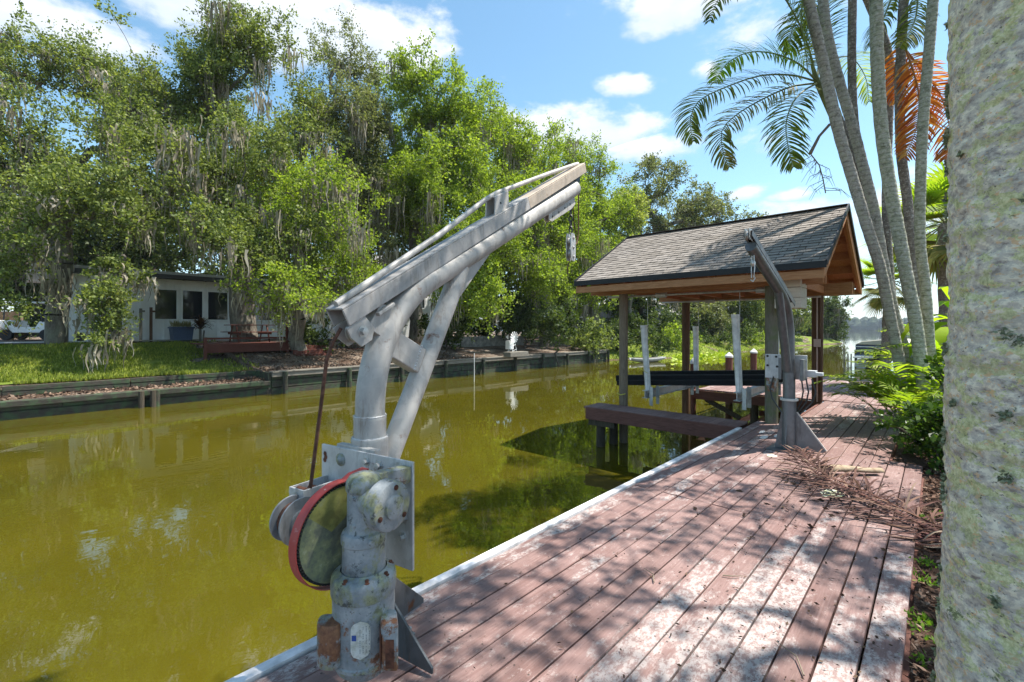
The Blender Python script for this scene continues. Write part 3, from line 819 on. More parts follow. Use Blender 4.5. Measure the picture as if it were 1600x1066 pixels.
# ---- winch
mb = MB(); mb.bx(-.107, -.095, -.375, .215, .49, .943); mb.build('winch_plate', GALVB, dv, bevel=.002)
mb = MB(); mb.bx(-.095, -.06, -.14, .12, .93, .955); mb.bx(-.095, .0, -.12, -.085, .55, .90); mb.bx(-.095, .0, .085, .12, .55, .90); mb.build('clamp_angle', GL, dv, bevel=.002)
mb = MB()
for (yy, zz, rr) in ((-.10, .905, .012), (-.18, .90, .014), (-.30, .905, .018), (-.325, .70, .014), (-.32, .62, .013)): bolt(mb, (-.107, yy, zz), (-1, 0, 0), rr, .02)
mb.build('bolt', BOLT, dv)
mb = MB(); mb.lathe([(.030, 0), (.030, .004), (.024, .005), (.017, .012), (.005, .020)], (-.107, .075, .888), (-1, 0, 0), 20); mb.build('grommet', WINCHL, dv)
mb = MB(); 
for (yy, zz) in ((.188, .90), (.183, .885), (.19, .87)): mb.lathe([(.010, 0), (.012, .0008)], (-.1075, yy, zz), (-1, 0, 0), 9)
mb.build('rust_patch', RUST, dv)
GX, GZ = -.335, .70
gear = MB(); prof = [(.02, -.008), (.166, -.008), (.172, -.012), (.179, -.012), (.179, .012), (.172, .012), (.02, .012)]
gear.lathe([(r_, -h) for r_, h in prof], (GX, -.205, GZ), (0, 1, 0), 72)
t = MT('gear_face', .9, 0, .1)
sx_ = t.n('ShaderNodeSeparateXYZ'); t.l(t.co.outputs['Object'], sx_.inputs[0])
base = t.ramp(t.noise(9, 7, .7), [(.3, (.07, .075, .065)), (.48, (.17, .18, .13)), (.58, (.28, .29, .15)), (.68, (.46, .46, .38))])
q1 = t.math('SUBTRACT', sx_.outputs[2], GZ); q2 = t.math('SUBTRACT', sx_.outputs[0], GX)
w1 = t.math('GREATER_THAN', t.math('ADD', q1, t.math('MULTIPLY', q2, .9)), -.02); w2 = t.math('GREATER_THAN', t.math('SUBTRACT', q1, t.math('MULTIPLY', q2, .55)), .045)
yel = t.ramp(t.noise(12, 5, .6), [(.35, (.16, .15, .04)), (.55, (.36, .34, .09)), (.8, (.42, .42, .32))])
c = t.mix(t.math('MULTIPLY', t.math('MULTIPLY', w1, w2), .85), base, yel); t.color(c).bump(t.noise(60, 4, .6), .3, .003)
gg = gear.build('gear', t.m, dv)
th_ = MB(); nT = 84
for k in range(nT):
    a = 2*PI*k/nT; u = Vector((math.cos(a), 0, math.sin(a))); tt = Vector((-math.sin(a), 0, math.cos(a)))
    th_.box(Vector((GX, -.205, GZ))+u*.182, (.012, .022, .0070), M4=Matrix((u, Vector((0, 1, 0)), tt)).transposed())
th_.build('gear_teeth', DKM, gg, smooth=0)
# red guard band wrapping the gear
t = MT('red_guard', .55, 0, .4); c = t.ramp(t.noise(5, 7, .7), [(.3, (.34, .035, .03)), (.55, (.42, .07, .06)), (.72, (.55, .30, .26))])
c = t.mix(t.ramp(t.noise(22, 5, .7), [(.62, 0), (.7, .8)]), c, (.62, .50, .46)); t.color(c).bump(t.noise(50, 4, .6), .3, .002)
REDG = t.m
g = MB(); n = 60; vs = []; path = []
path.append((GX+.13, GZ+.215)); path.append((GX+.06, GZ+.21))
for i in range(n+1):
    a = R(82)+R(216)*i/n; path.append((GX+.197*math.cos(a), GZ+.197*math.sin(a)))
for i, (x_, z_) in enumerate(path):
    if i == 0: tx, tz = path[1][0]-path[0][0], path[1][1]-path[0][1]
    elif i == len(path)-1: tx, tz = x_-path[-2][0], z_-path[-2][1]
    else: tx, tz = path[i+1][0]-path[i-1][0], path[i+1][1]-path[i-1][1]
    l = math.hypot(tx, tz); nx, nz = -tz/l, tx/l
    for (yy, off) in ((-.226, 0), (-.184, 0), (-.184, .004), (-.226, .004)): vs.append((x_-nx*off, yy, z_-nz*off))
fs = [];
for i in range(len(path)-1):
    for k in range(4): fs.append((i*4+k, i*4+(k+1) % 4, (i+1)*4+(k+1) % 4, (i+1)*4+k))
fs += [(3, 2, 1, 0), tuple(len(path)*4-4+k for k in range(4))]
g.add(vs, fs)
go = g.build('gear_guard', REDG, dv, smooth=30); fixnormals(go)
# spool
sp_ = MB(); sp_.lathe([(.105, 0), (.107, .004), (.105, .008), (.05, .008), (.045, .03), (.045, .10), (.05, .122), (.10, .122), (.10, .13)][::-1] if False else [(.02, -.012), (.05, -.010), (.05, 0), (.098, .0), (.099, .004), (.097, .009), (.052, .010), (.046, .02), (.046, .06), (.052, .072), (.092, .072), (.094, .077), (.092, .082)], (GX, .035, GZ-.01), (0, 1, 0), 48)
sp_.build('spool', m_galv('spool_steel', (.27, .28, .29), .5, .3, .16), dv)
MB().tube([(GX+.064*math.cos(a_), .052+.045*a_/(12*PI), GZ-.01+.064*math.sin(a_)) for a_ in np.linspace(0, 12*PI, 160)], .009, 6).build('cable_winding', CABLE, dv)
MB().lathe([(.05, 0), (.065, .01), (.06, .04), (.03, .055)], (GX, .118, GZ-.01), (0, 1, 0), 24).build('hub_cap', simple('ochre_hub', (.36, .26, .12), .7), dv)
MB().cyl((GX, -.2, GZ), (GX, .08, GZ), .022, 16).lathe([(.05, 0), (.05, .05)], (GX, -.19, GZ), (0, 1, 0), 20).build('axle', RUST, dv)
mb = MB(); mb.bx(-.30, -.105, .075, .083, .735, .80); mb.bx(-.30, -.105, .17, .178, .735, .80); mb.bx(-.30, -.292, .083, .17, .735, .80); mb.bx(-.29, -.105, .083, .17, .735, .742)
mb.build('fairlead', GALVB, dv, bevel=.002)
MB().cyl((-.26, .083, .775), (-.26, .17, .775), .018, 12).cyl((-.20, .083, .765), (-.20, .17, .765), .018, 12).build('fairlead_roller', RUST, dv)
mb = MB(); bolt(mb, (-.27, .183, .77), (0, 1, 0), .015, .02); bolt(mb, (-.30, .13, .765), (-1, 0, 0), .013, .02); mb.build('bolt', BOLT, dv)
# motor and worm gearbox
MX, MY = -.335, -.345
mo = MB()
mo.lathe([(.0, .205), (.04, .208), (.075, .222), (.098, .245), (.106, .272), (.116, .278), (.116, .290), (.112, .294), (.112, .515)], (MX, MY, 0), n=48, caps=False)
mo.build('motor', m_winch('motor_paint', .06, .2), dv)
fl = MB(); fl.lathe([(.112, .515), (.116, .518), (.118, .526), (.118, .570), (.115, .585), (.108, .592), (.090, .598), (.084, .605)], (MX, MY, 0), n=48, caps=False); fl.build('motor_flange', WINCHL, dv)
gb = MB(); gb.lathe([(.080, .598), (.079, .612), (.078, .70), (.082, .704), (.083, .728), (.078, .742), (.066, .748), (.061, .76), (.060, .89), (.064, .895), (.066, .905), (.064, .930), (.052, .948), (.03, .957), (.0, .960)], (MX, MY, 0), n=40, caps=False)
gb.build('gearbox', WINCH, dv)
hz_ = MB(); hz_.lathe([(.050, .0), (.060, -.05), (.062, -.085), (.084, -.092), (.090, -.098), (.090, -.140), (.086, -.150), (.074, -.155), (.044, -.156), (.042, -.166), (.032, -.169), (.0, -.170)], (MX, MY, .858), (0, 1, 0), 44, caps=False)
go = hz_.build('gearbox_cover', WINCH, dv)
fixnormals(go)
for a_ in (80, 200, 320): mb = MB(); bolt(mb, (MX+.068*math.cos(R(a_)), MY-.155, .858+.068*math.sin(R(a_))), (0, -1, 0), .006, .006); mb.build('rusty_bolt', RUST, dv)
for a_ in (190, 235, 280, 330): mb = MB(); bolt(mb, (MX+.100*math.cos(R(a_)), MY+.100*math.sin(R(a_)), .590), (0, 0, 1), .007, .012); mb.build('rusty_bolt', RUST, dv)
mb = MB(); bolt(mb, (MX+.079*math.cos(R(245)), MY+.079*math.sin(R(245)), .725), (math.cos(R(245)), math.sin(R(245)), 0), .010, .012)
for zz in (.62, .70, .78, .88): mb.lathe([(.006, -.003), (.010, 0), (.004, .006)], (MX+.06*math.cos(R(195)), MY+.06*math.sin(R(195)), zz), (math.cos(R(195)), math.sin(R(195)), 0), 8)
mb.build('bolt', WINCH, dv)
# arms from gearbox to plate, and strap over the cover
mb = MB(); mb.prism([(MX, .925), (MX+.02, .945), (-.11, .925), (-.11, .87), (MX+.06, .89)], .05, (0, MY, 0)); mb.prism([(MX+.05, .80), (-.11, .79), (-.11, .70), (-.20, .72)], .03, (0, MY+.01, 0))
mb.bx(-.20, -.107, MY-.02, MY+.06, .86, .92)
mb.build('mounting_arm', WINCH, dv, bevel=.003)
# capacitor housings
lat = Vector((.52, -.854, 0)); toc = Vector((-.656, -.755, 0))
def housing(c, w, d, h, mat, round_, name):
    z0 = c.z-h/2; mb = MB(); pr = []
    nseg = 28; p_ = 2.6 if round_ else 9
    for (k, z) in ((.90, z0), (1, z0+.008), (1, z0+h-.010), (.90, z0+h), (.02, z0+h)):
        for j in range(nseg):
            a_ = 2*PI*j/nseg; ca, sa = math.cos(a_), math.sin(a_)
            ex = (abs(ca)**(2/p_))*(1 if ca > 0 else -1)*w/2*k; ey = (abs(sa)**(2/p_))*(1 if sa > 0 else -1)*d/2*k
            q = Vector((c.x, c.y, 0))+lat*ex+toc*ey; pr.append((q.x, q.y, z))
    fs = [(i*nseg+j, i*nseg+(j+1) % nseg, (i+1)*nseg+(j+1) % nseg, (i+1)*nseg+j) for i in range(4) for j in range(nseg)]+[tuple(reversed(range(nseg)))]
    o = mb.add(pr, fs).build(name, mat, dv, smooth=30); fixnormals(o); return o
mc = Vector((MX, MY, 0))
housing(mc-lat*.124+toc*.085+Vector((0, 0, .375)), .088, .085, .155, WINCHR, True, 'capacitor_cover')
housing(mc+lat*.090+toc*.088+Vector((0, 0, .385)), .062, .095, .165, m_winch('box_paint', .12, .1), False, 'capacitor_cover')
c_ = mc+lat*.090+toc*.088
mb = MB(); q = c_+toc*.0480; mb.box((q.x, q.y, .365), (.030, .003, .10), M4=Matrix((lat, toc, Vector((0, 0, 1)))).transposed()); 
q2 = c_-lat*.0325+toc*.02; mb.box((q2.x, q2.y, .375), (.003, .06, .12), M4=Matrix((lat, toc, Vector((0, 0, 1)))).transposed())
mb.build('rust_patch', RUST, dv)
MB().lathe([(.0, .4435), (.03, .4435), (.045, .4425)], (0, 0, 0), n=6).build('rust_patch', RUST, dv) if False else None
# oval name plate, bent round the motor
def on_motor(a_, z, r_=.1155): return (MX+r_*math.cos(a_), MY+r_*math.sin(a_), z)
A0 = math.atan2(toc.y, toc.x)-.10
lab = MT('label_paper', .5); lab.color(lab.ramp(lab.noise(30, 5, .7), [(.35, (.40, .38, .30)), (.55, (.62, .61, .56))]))
def patch(a0, z0, w, h, oval, mat, name, r_, parent):
    nx, nz = 12, 14; vs = []; fs = []
    for j in range(nz+1):
        v = -1+2*j/nz; zz = z0+v*h/2
        k = 1
        if oval:
            e_ = max(0, (abs(v)*h/2-(h/2-w/2))/(w/2)); k = math.sqrt(max(0, 1-e_*e_))
        for i in range(nx+1):
            vs.append(on_motor(a0+(-1+2*i/nx)*k*w/2/r_, zz, r_))
    for j in range(nz):
        for i in range(nx): fs.append((j*(nx+1)+i, j*(nx+1)+i+1, (j+1)*(nx+1)+i+1, (j+1)*(nx+1)+i))
    return MB().add(vs, fs).build(name, mat, parent)
lb = patch(A0, .40, .068, .135, True, lab.m, 'name_plate', .1152, dv)
patch(A0-.19, .41, .016, .020, False, simple('label_blue', (.03, .08, .30), .5), 'label_mark', .1158, lb)
INK = simple('label_ink', (.10, .12, .14), .6)
rnd = random.Random(3); mb = MB()
for j in range(9):
    a1 = A0-.02+.045*j
    z = .355
    while z < .445:
        h_ = rnd.uniform(.002, .006)
        if rnd.random() < .7 and abs(a1-A0) < .26 and j % 2 == 0:
            p1, p2 = on_motor(a1, z, .1160), on_motor(a1+.018, z+h_, .1160)
            mb.add([p1, (p2[0], p2[1], p1[2]), p2, (p1[0], p1[1], p2[2])], [(0, 1, 2, 3)])
        z += h_+.002
mb.build('label_mark', INK, lb, smooth=0)

# ---- second davit
P2 = Vector((-1.349, 6.525, 0)); rz2 = R(268)
d2 = empty('davit', P2, 'smaller dark grey davit standing beside the boathouse, open boom end facing the camera', 'boat crane', None, rz2)
d2['group'] = 'boat davits on the dock'
pts, zs = arc_pts(1.77, .40, .60, 1.42)
mb = MB(); mb.tube([(0, 0, .7), (0, 0, zs-.1)]+pts, [.062]*(2)+[.062-.007*min(1, i/14) for i in range(len(pts))], 28, caps=False)
e = Vector(pts[-1]); d = (Vector(pts[-1])-Vector(pts[-2])).normalized()
mb.tube([e, e+d*.001, e-d*.35], [.055, .046, .046], 28, caps=False); mb.build('boom', GALVD, d2)
MB().tube([e-d*.02, e-d*.3], .0475, 24).build('boom_bore_shade', BLK, d2)  # black filler in the open pipe end, standing in for the shade inside
GALVM = m_galv('mast_steel', (.17, .175, .185), .42, .5)
MB().lathe([(.067, .95), (.067, .60), (.067, .58)], n=32, caps=False).build('mast', GALVM, d2)
MB().lathe([(.067, .63), (.095, .632), (.098, .62), (.095, .608), (.078, .605), (.078, .0)], n=32, caps=False).build('socket', GALVM, d2)
MB().lathe([(.068, .6335), (.097, .634), (.1, .62), (.097, .607), (.08, .605)], n=32, caps=False).build('socket_rim', simple('white_rim', (.52, .51, .48), .5), d2)
gussets(d2, [(4, .38, .46), (72, .44, .42), (196, .15, .44), (262, .12, .3)], GALVM, .078, rz2)
mb = MB(); mb.prism([(.078, .455), (.375, .03), (.39, .03), (.09, .46)], .02, (0, 0, .012), Vector((math.cos(R(4)-rz2), math.sin(R(4)-rz2), 0)), (0, 0, 1)); mb.build('gusset_edge', simple('pale_edge', (.5, .46, .42), .6), d2)
MB().box((0, 0, .006), (.42, .42, .012)).build('base_plate', GALVD, d2, bevel=.002)
MB().tube([(.085, 0, .98), (.11, 0, 1.06), (.40, 0, 1.83), (.45, 0, 1.93)], [.048, .05, .045, .045], 24).build('brace', GALVD, d2)
mb = MB(); bolt(mb, (.134, 0, 1.03), (1, 0, .1), .013, .01); mb.build('bolt', BLK, d2)
ra, rb = Vector((-.12, 0, 1.80)), Vector((1.5, 0, 2.455)); rd = (rb-ra).normalized(); ru = Vector((-rd.z, 0, rd.x))
channel_dv = dv
mb = MB(); mb.beam(ra+ru*.03, rb+ru*.03, .085, .008, ru)
for sy in (-1, 1): mb.beam(ra+Vector((0, sy*.038, 0)), rb+Vector((0, sy*.038, 0)), .008, .06, ru)
mb.build('rail', GALVD, d2, bevel=.002)
mb = MB(); mb.lathe([(.05, -.012), (.036, -.005), (.036, .005), (.05, .012)], (1.49, 0, 2.44), (0, 1, 0), 20); mb.prism([(1.42, 2.38), (1.52, 2.40), (1.54, 2.50), (1.46, 2.50)], .006, (0, .02, 0)); mb.prism([(1.42, 2.38), (1.52, 2.40), (1.54, 2.50), (1.46, 2.50)], .006, (0, -.02, 0)); mb.build('sheave', BOLT, d2)
mb = MB()
for (xa, ya) in ((1.34, -.012), (1.36, .012)): mb.tube([(xa, ya, 2.25), (xa, ya*1.6, 2.12), (xa+.01, ya*1.2, 2.02)], .005, 6)
mb.lathe([(.02, -.02), (.035, 0), (.02, .02)], (1.35, 0, 2.17), (0, 1, 0), 10); mb.tube([(1.34, .02, 2.02), (1.35, .0, 1.98), (1.34, -.025, 2.0)], .007, 6)
mb.build('hook_chain', BOLT, d2)
PLT = m_galv('bright_plate', (.50, .51, .52), .45, .3)
mb = MB(); mb.bx(-.115, -.10, -.30, .17, .86, 1.165); mb.build('winch_plate', PLT, d2, bevel=.003)
mb = MB(); mb.bx(-.10, .0, -.12, -.085, .86, 1.13); mb.bx(-.10, .03, .12, .16, .86, 1.12); mb.build('clamp_angle', GALVM, d2, bevel=.003)
mb = MB()
for (yy, zz) in ((-.27, 1.14), (-.17, 1.135), (-.27, 1.02), (-.16, 1.01), (-.10, 1.12), (.15, 1.09)): bolt(mb, (-.10, yy, zz), (1, 0, 0), .009, .010)
mb.build('bolt', BLK, d2)
mb = MB(); mb.lathe([(.045, 0), (.045, .05), (.055, .06), (.055, .08), (.04, .10)], (-.15, -.24, .68), (0, 0, 1), 20); mb.bx(-.20, -.11, -.29, -.18, .74, .87); mb.build('winch_motor', WINCHR, d2, bevel=.004)
mb = MB(); mb.bx(-.20, -.1, .17, .26, .90, .98); mb.bx(-.18, -.1, .26, .33, .92, .96); mb.build('fairlead', PLT, d2, bevel=.004)
mb = MB()
for k, (yy, dx) in enumerate(((.11, .0), (.16, .02), (.22, .0), (-.20, 0))): mb.tube([(-.10, yy, .88), (-.09+dx, yy*1.2, .72), (-.08, yy*1.05, .60), (-.06, yy*.7, .50), (-.05, yy*.4, .42)], .009, 6)
mb.build('hanging_hose', DKM, d2)
# ================================================================== foliage
def m_leaf(name, stops, trans=.45, rough=.55, tmul=(1.25, 1.35, .45), big=.25):
    t = MT(name, rough, 0, .25)
    isl = t.island()
    c = t.ramp(isl, stops)
    n = t.noise(big, 3, .6)
    c = t.mix(t.ramp(n, [(.35, .5), (.65, 0)]), c, t.mix(.5, c, stops[0][1]))
    t.color(c)
    tr = t.n('ShaderNodeBsdfTranslucent'); mul = t.mix(1.0, c, tmul, 'MULTIPLY'); t.l(mul, tr.inputs[0])
    ms = t.n('ShaderNodeMixShader'); ms.inputs[0].default_value = trans
    t.l(t.b.outputs[0], ms.inputs[1]); t.l(tr.outputs[0], ms.inputs[2])
    t.l(ms.outputs[0], t.nt.nodes['Material Output'].inputs[0]); return t.m
OAK = m_leaf('oak_leaf', [(0, (.075, .105, .026)), (.5, (.165, .215, .052)), (1, (.32, .37, .12))], tmul=(1.2, 1.2, .55))
OAKG = m_leaf('oak_leaf_grey', [(0, (.085, .098, .042)), (.5, (.18, .20, .085)), (1, (.31, .33, .15))], tmul=(1.15, 1.2, .6))
BRT = m_leaf('bright_leaf', [(0, (.12, .175, .024)), (.5, (.235, .31, .046)), (1, (.38, .44, .085))], trans=.5)
PALE = m_leaf('pale_leaf', [(0, (.20, .25, .06)), (.5, (.32, .35, .11)), (1, (.45, .45, .19))])
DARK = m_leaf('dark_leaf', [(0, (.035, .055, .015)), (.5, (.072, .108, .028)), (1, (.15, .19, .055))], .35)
LIME = m_leaf('lime_leaf', [(0, (.17, .27, .02)), (.5, (.27, .38, .03)), (1, (.42, .46, .07))], .5)
MOSS = m_leaf('spanish_moss', [(0, (.19, .165, .12)), (.5, (.33, .29, .22)), (1, (.50, .45, .35))], .3, .9, (1, 1, .8))
def m_bark(name, dark, light, moss=None):
    t = MT(name, .95, 0, .15); g = t.noise(3, 8, .7, t.vec((3, 3, .8)), .8)
    c = t.ramp(g, [(.32, dark), (.68, light)])
    if moss: c = t.mix(t.ramp(t.noise(2.5, 5, .6), [(.48, 0), (.66, .7)]), c, moss)
    t.color(c).bump(g, .9, .05); return t.m
BARK = m_bark('oak_bark', (.06, .05, .04), (.25, .22, .18), (.22, .22, .16))
BARKD = m_bark('dark_bark', (.04, .033, .027), (.15, .125, .10))

RNG = np.random.default_rng(7)
def unit(a): return a/np.maximum(np.linalg.norm(a, axis=-1, keepdims=True), 1e-9)
def leaf_quads(C, A, Wd, Ln, rng):
    """kite shaped leaves: base C, axis A (unit), width, length arrays"""
    n = len(C); r = rng.normal(size=(n, 3)); r[:, 2] += .7
    S = unit(np.cross(A, unit(r))); Ln = Ln[:, None]; Wd = Wd[:, None]
    V = np.empty((n, 4, 3)); V[:, 0] = C; V[:, 1] = C+A*Ln*.45+S*Wd*.5; V[:, 2] = C+A*Ln; V[:, 3] = C+A*Ln*.45-S*Wd*.5
    return V.reshape(-1, 3)
def sample_ell(ells, per, rng, spacing):
    P = []; 
    for (c, r, w) in ells:
        c = np.array(c); r = np.array(r); n = max(3, int(per*w))
        pts = rng.normal(size=(n*3, 3)); pts = unit(pts)*(rng.random((n*3, 1))**.42)
        pts = pts*(1+.28*rng.normal(size=(n*3, 1))*.6)
        pts = c+pts*r
        k = 0
        for p in pts:
            nz = noise.noise(Vector(p*.38))+.5*noise.noise(Vector(p*.9+7))
            if nz < -.27+.31*min(1, max(0, (p[2]-6.0)/6)): continue
            P.append(p); k += 1
            if k >= n: break
    return np.array(P)
def grow(P, base, top, rng, r0, name, mat, parent, levels=2):
    nodes = [np.array(base), ]; par = [-1]
    steps = 5
    for i in range(1, steps+1):
        f = i/steps; q = np.array(base)*(1-f)+np.array(top)*f+rng.normal(size=3)*.12*(1-f)*f*4; nodes.append(q); par.append(len(nodes)-2)
    start = 3; order = np.argsort(np.linalg.norm(P-np.array(top), axis=1)); tips = []
    arr = np.array(nodes)
    for i in order:
        p = P[i]; A = np.array(nodes[start:]); d = np.linalg.norm(A-p, axis=1)+.12*np.linalg.norm(A-np.array(top), axis=1)+.35*np.maximum(0, A[:, 2]-p[2])
        j = int(np.argmin(d))+start; q = nodes[j]; m_ = (q+p)/2+rng.normal(size=3)*.10*np.linalg.norm(p-q); m_[2] += .06*np.linalg.norm(p-q)
        nodes.append(m_); par.append(j); nodes.append(p); par.append(len(nodes)-2)
    n = len(nodes); wgt = np.ones(n)*.5
    for i in range(n-1, 0, -1): wgt[par[i]] += wgt[i]
    rad = r0*(wgt/wgt[0])**.66; rad = np.maximum(rad, .010); rad[:6] = np.maximum(rad[:6], r0*.8)
    mb_v = []; mb_f = []; K = 6
    for i in range(1, n):
        a, b = nodes[par[i]], nodes[i]
        d = b-a; L_ = np.linalg.norm(d)
        if L_ < 1e-4: continue
        u, v = frame(Vector(d)); u = np.array(u); v = np.array(v); b0 = len(mb_v)
        ra_ = rad[par[i]] if par[i] < 6 else min(rad[par[i]], rad[i]*1.35)
        k_ = 10 if i < 6 else K
        for (pt, rr) in ((a, ra_), (b, rad[i])):
            for k in range(k_):
                t_ = 2*PI*k/k_; mb_v.append(pt+(u*math.cos(t_)+v*math.sin(t_))*rr*(1.0 if i > 5 else 1+.12*math.sin(3*t_)))
        for k in range(k_): mb_f.append((b0+k, b0+(k+1) % k_, b0+k_+(k+1) % k_, b0+k_+k))
    return npmesh(name, mb_v, mb_f, mat, parent, smooth=True)
def crown(P, rng, mat, parent, cr=.75, leaf=.125, spr=8, nl=16, up=.35, name='crown'):
    n = len(P); m = n*spr
    c = np.repeat(P, spr, axis=0)
    d = rng.normal(size=(m, 3)); d[:, 2] += up; d = unit(d)
    ln = cr*(.5+rng.random((m, 1))*.9)
    t = rng.random((m, nl, 1))**.7
    pos = c[:, None, :]+d[:, None, :]*ln[:, None, :]*t+rng.normal(size=(m, nl, 3))*cr*.11
    pos[..., 2] -= (t[..., 0]**2)*cr*.12
    ax = d[:, None, :]*.6+rng.normal(size=(m, nl, 3))*.75; ax = unit(ax)
    C = pos.reshape(-1, 3); A = ax.reshape(-1, 3); s = (.45+1.0*rng.random(len(C)))*leaf
    V = leaf_quads(C, A, s*.62, s, rng)
    Q = np.arange(len(V)).reshape(-1, 4)
    return npmesh(name, V, Q, mat, parent)
def moss(anchors, rng, parent, ln=(.5, 1.8), n=24, spread=.24, w=.045, name='hanging_moss', mat=None):
    V = []; Q = []
    b = 0
    for p in anchors:
        L0 = rng.uniform(*ln)
        for k in range(n):
            q = p+rng.normal(size=3)*np.array([spread, spread, .12]); L_ = L0*rng.uniform(.35, 1.0); ww = w*rng.uniform(.5, 1.3)
            a = rng.uniform(0, PI); u = np.array([math.cos(a), math.sin(a), 0]); ph = rng.uniform(0, 6); seg = 6
            for s in range(seg+1):
                f = s/seg; c = q+np.array([math.sin(ph+f*5)*.035, math.cos(ph*2+f*6)*.035, -L_*f]); wd = ww*(1-.85*f)*(.7+.5*math.sin(ph+f*13)**2)
                V.append(c-u*wd); V.append(c+u*wd)
            for s in range(seg): Q.append((b+2*s, b+2*s+1, b+2*s+3, b+2*s+2))
            b += 2*(seg+1)
    return npmesh(name, V, Q, mat or MOSS, parent)
def ell(px, py, d, rx, ry, rd, w=1.0):
    c = W(px, py, d); k = d/720
    # axes-aligned radii that cover the given spread
    return ((c.x, c.y, c.z), (max(rx*k*.9, .3)*.85+rd*.3, max(rx*k*.9, .3)*.7+rd*.45, ry*k), w)
def tree(name, label, base, top, ells, mat, seed, r0=.35, per=1.0, leaf=.105, cr=.75, mossn=0, moss_len=(.5, 1.8), bark=None, cat='tree', group=None, spr=9, nl=26, up=.35, extra_moss=()):
    rng = np.random.default_rng(seed)
    root = empty(name, base, label, cat, group)
    P = np.concatenate([sample_ell([e], per*(e[1][0]*e[1][1]*e[1][2])**(2/3)*12.0/(cr/.75)**2, rng, 0) for e in ells])
    o = grow(P, base, top, rng, r0, 'trunk', bark or BARK, None); rel(o, root)
    o = crown(P, rng, mat, None, cr, leaf, spr, nl, up); rel(o, root)
    if mossn:
        idx = rng.choice(len(P), size=min(mossn, len(P)), replace=False); A = [P[i]-np.array([0, 0, .2]) for i in idx]
        A += [np.array(e) for e in extra_moss]
        o = moss(A, rng, None, moss_len); rel(o, root)
    return root, P
def gz(px, d): p = G(px, d); return Vector((p.x, p.y, max(zleft(p.x, p.y), WL-.1)-.05))
# ------------------------------------------------ oaks across the canal
A0_ = gz(88, 17.5)
tree('live_oak', 'leftmost big oak across the canal, trunk wrapped in hanging grey moss before the white house', A0_, W(100, 330, 17.5),
     [ell(60, 110, 19, 60, 62, 2.6, .75), ell(25, 60, 19, 30, 40, 1.6, .5), ell(120, 75, 19.5, 40, 40, 1.8, .6), ell(30, 235, 17, 95, 75, 2.8), ell(120, 312, 15.5, 110, 62, 2.4), ell(15, 390, 14.5, 56, 46, 1.8), ell(190, 160, 19.5, 75, 75, 3), ell(10, 470, 13.5, 45, 30, 1.2, .6)],
     OAK, 21, .33, mossn=55, moss_len=(.4, 1.4), up=.55, extra_moss=[W(40, 330, 15.5), W(62, 345, 15.4), W(70, 375, 15.2), W(66, 400, 15.2), W(20, 350, 15), W(84, 440, 16.8), W(92, 425, 16.8), W(76, 430, 16.9), W(100, 450, 16.8), W(85, 470, 16.7)])
tree('live_oak', 'tall mossy oak with thick trunk right of the dark windows of the white house', gz(384, 20.7), W(360, 300, 20.7),
     [ell(320, 90, 21, 58, 70, 3.0, .8), ell(345, 40, 21, 34, 34, 1.8, .6), ell(425, 100, 22, 58, 68, 3.0, .8), ell(235, 110, 20, 58, 70, 3, .8), ell(250, 255, 18.5, 115, 105, 3.4), ell(395, 275, 20, 110, 100, 3.4), ell(330, 365, 17.5, 100, 30, 2.4, .8), ell(420, 380, 17, 80, 52, 2.0), ell(350, 180, 22, 80, 80, 3), ell(470, 190, 23, 60, 80, 3)],
     OAK, 22, .50, mossn=90, moss_len=(.5, 2.0), up=.55, extra_moss=[W(275, 205, 17.5), W(282, 215, 17.5), W(290, 225, 17.4), W(270, 245, 17.3), W(280, 262, 17.3), W(405, 150, 19), W(412, 160, 19), W(398, 320, 17.6), W(300, 330, 17.2), W(435, 245, 18)])
tree('live_oak', 'low spreading oak limb mass hanging over the seawall right of the red wooden deck', gz(470, 20), W(455, 420, 19),
     [ell(440, 455, 16.6, 62, 46, 1.4), ell(500, 335, 19, 66, 80, 2.6), ell(530, 425, 19, 62, 52, 2)],
     BRT, 23, .3, mossn=34, moss_len=(.5, 1.8))
tree('live_oak', 'small oak with a leafy branch hanging before the white wall, moss reaching the bank', gz(180, 19.4), W(190, 400, 17),
     [ell(190, 425, 15.5, 34, 15, .7, 1.0), ell(165, 468, 14.6, 30, 34, .6, 1.1), ell(160, 520, 14.4, 20, 22, .4, 1.2)],
     OAK, 24, .13, mossn=7, moss_len=(.5, 1.3), cr=.5, leaf=.10, extra_moss=[W(146, 545, 14.2)])
tree('live_oak', 'tall narrow grey-green oak draped in moss behind the middle of the davit boom', gz(560, 27), W(560, 300, 26),
     [ell(545, 105, 26, 42, 62, 2.6, .8), ell(560, 190, 25, 62, 70, 3), ell(540, 290, 24, 66, 90, 3), ell(610, 380, 25, 58, 75, 3)],
     OAKG, 25, .42, mossn=60, moss_len=(.8, 2.6), up=.5)
tree('broadleaf_tree', 'bright green round-crowned tree rising right of the mossy oaks, trunk near the water', gz(648, 27), W(650, 360, 26),
     [ell(660, 190, 26, 72, 80, 3.6), ell(640, 130, 27, 44, 36, 2, .7), ell(725, 180, 27, 56, 62, 3), ell(690, 290, 25, 84, 90, 3.6), ell(745, 370, 24, 68, 72, 3), ell(740, 455, 23, 52, 42, 1.8), ell(640, 300, 26, 60, 80, 3)],
     BRT, 26, .42, mossn=34, moss_len=(.6, 2.0), leaf=.125)
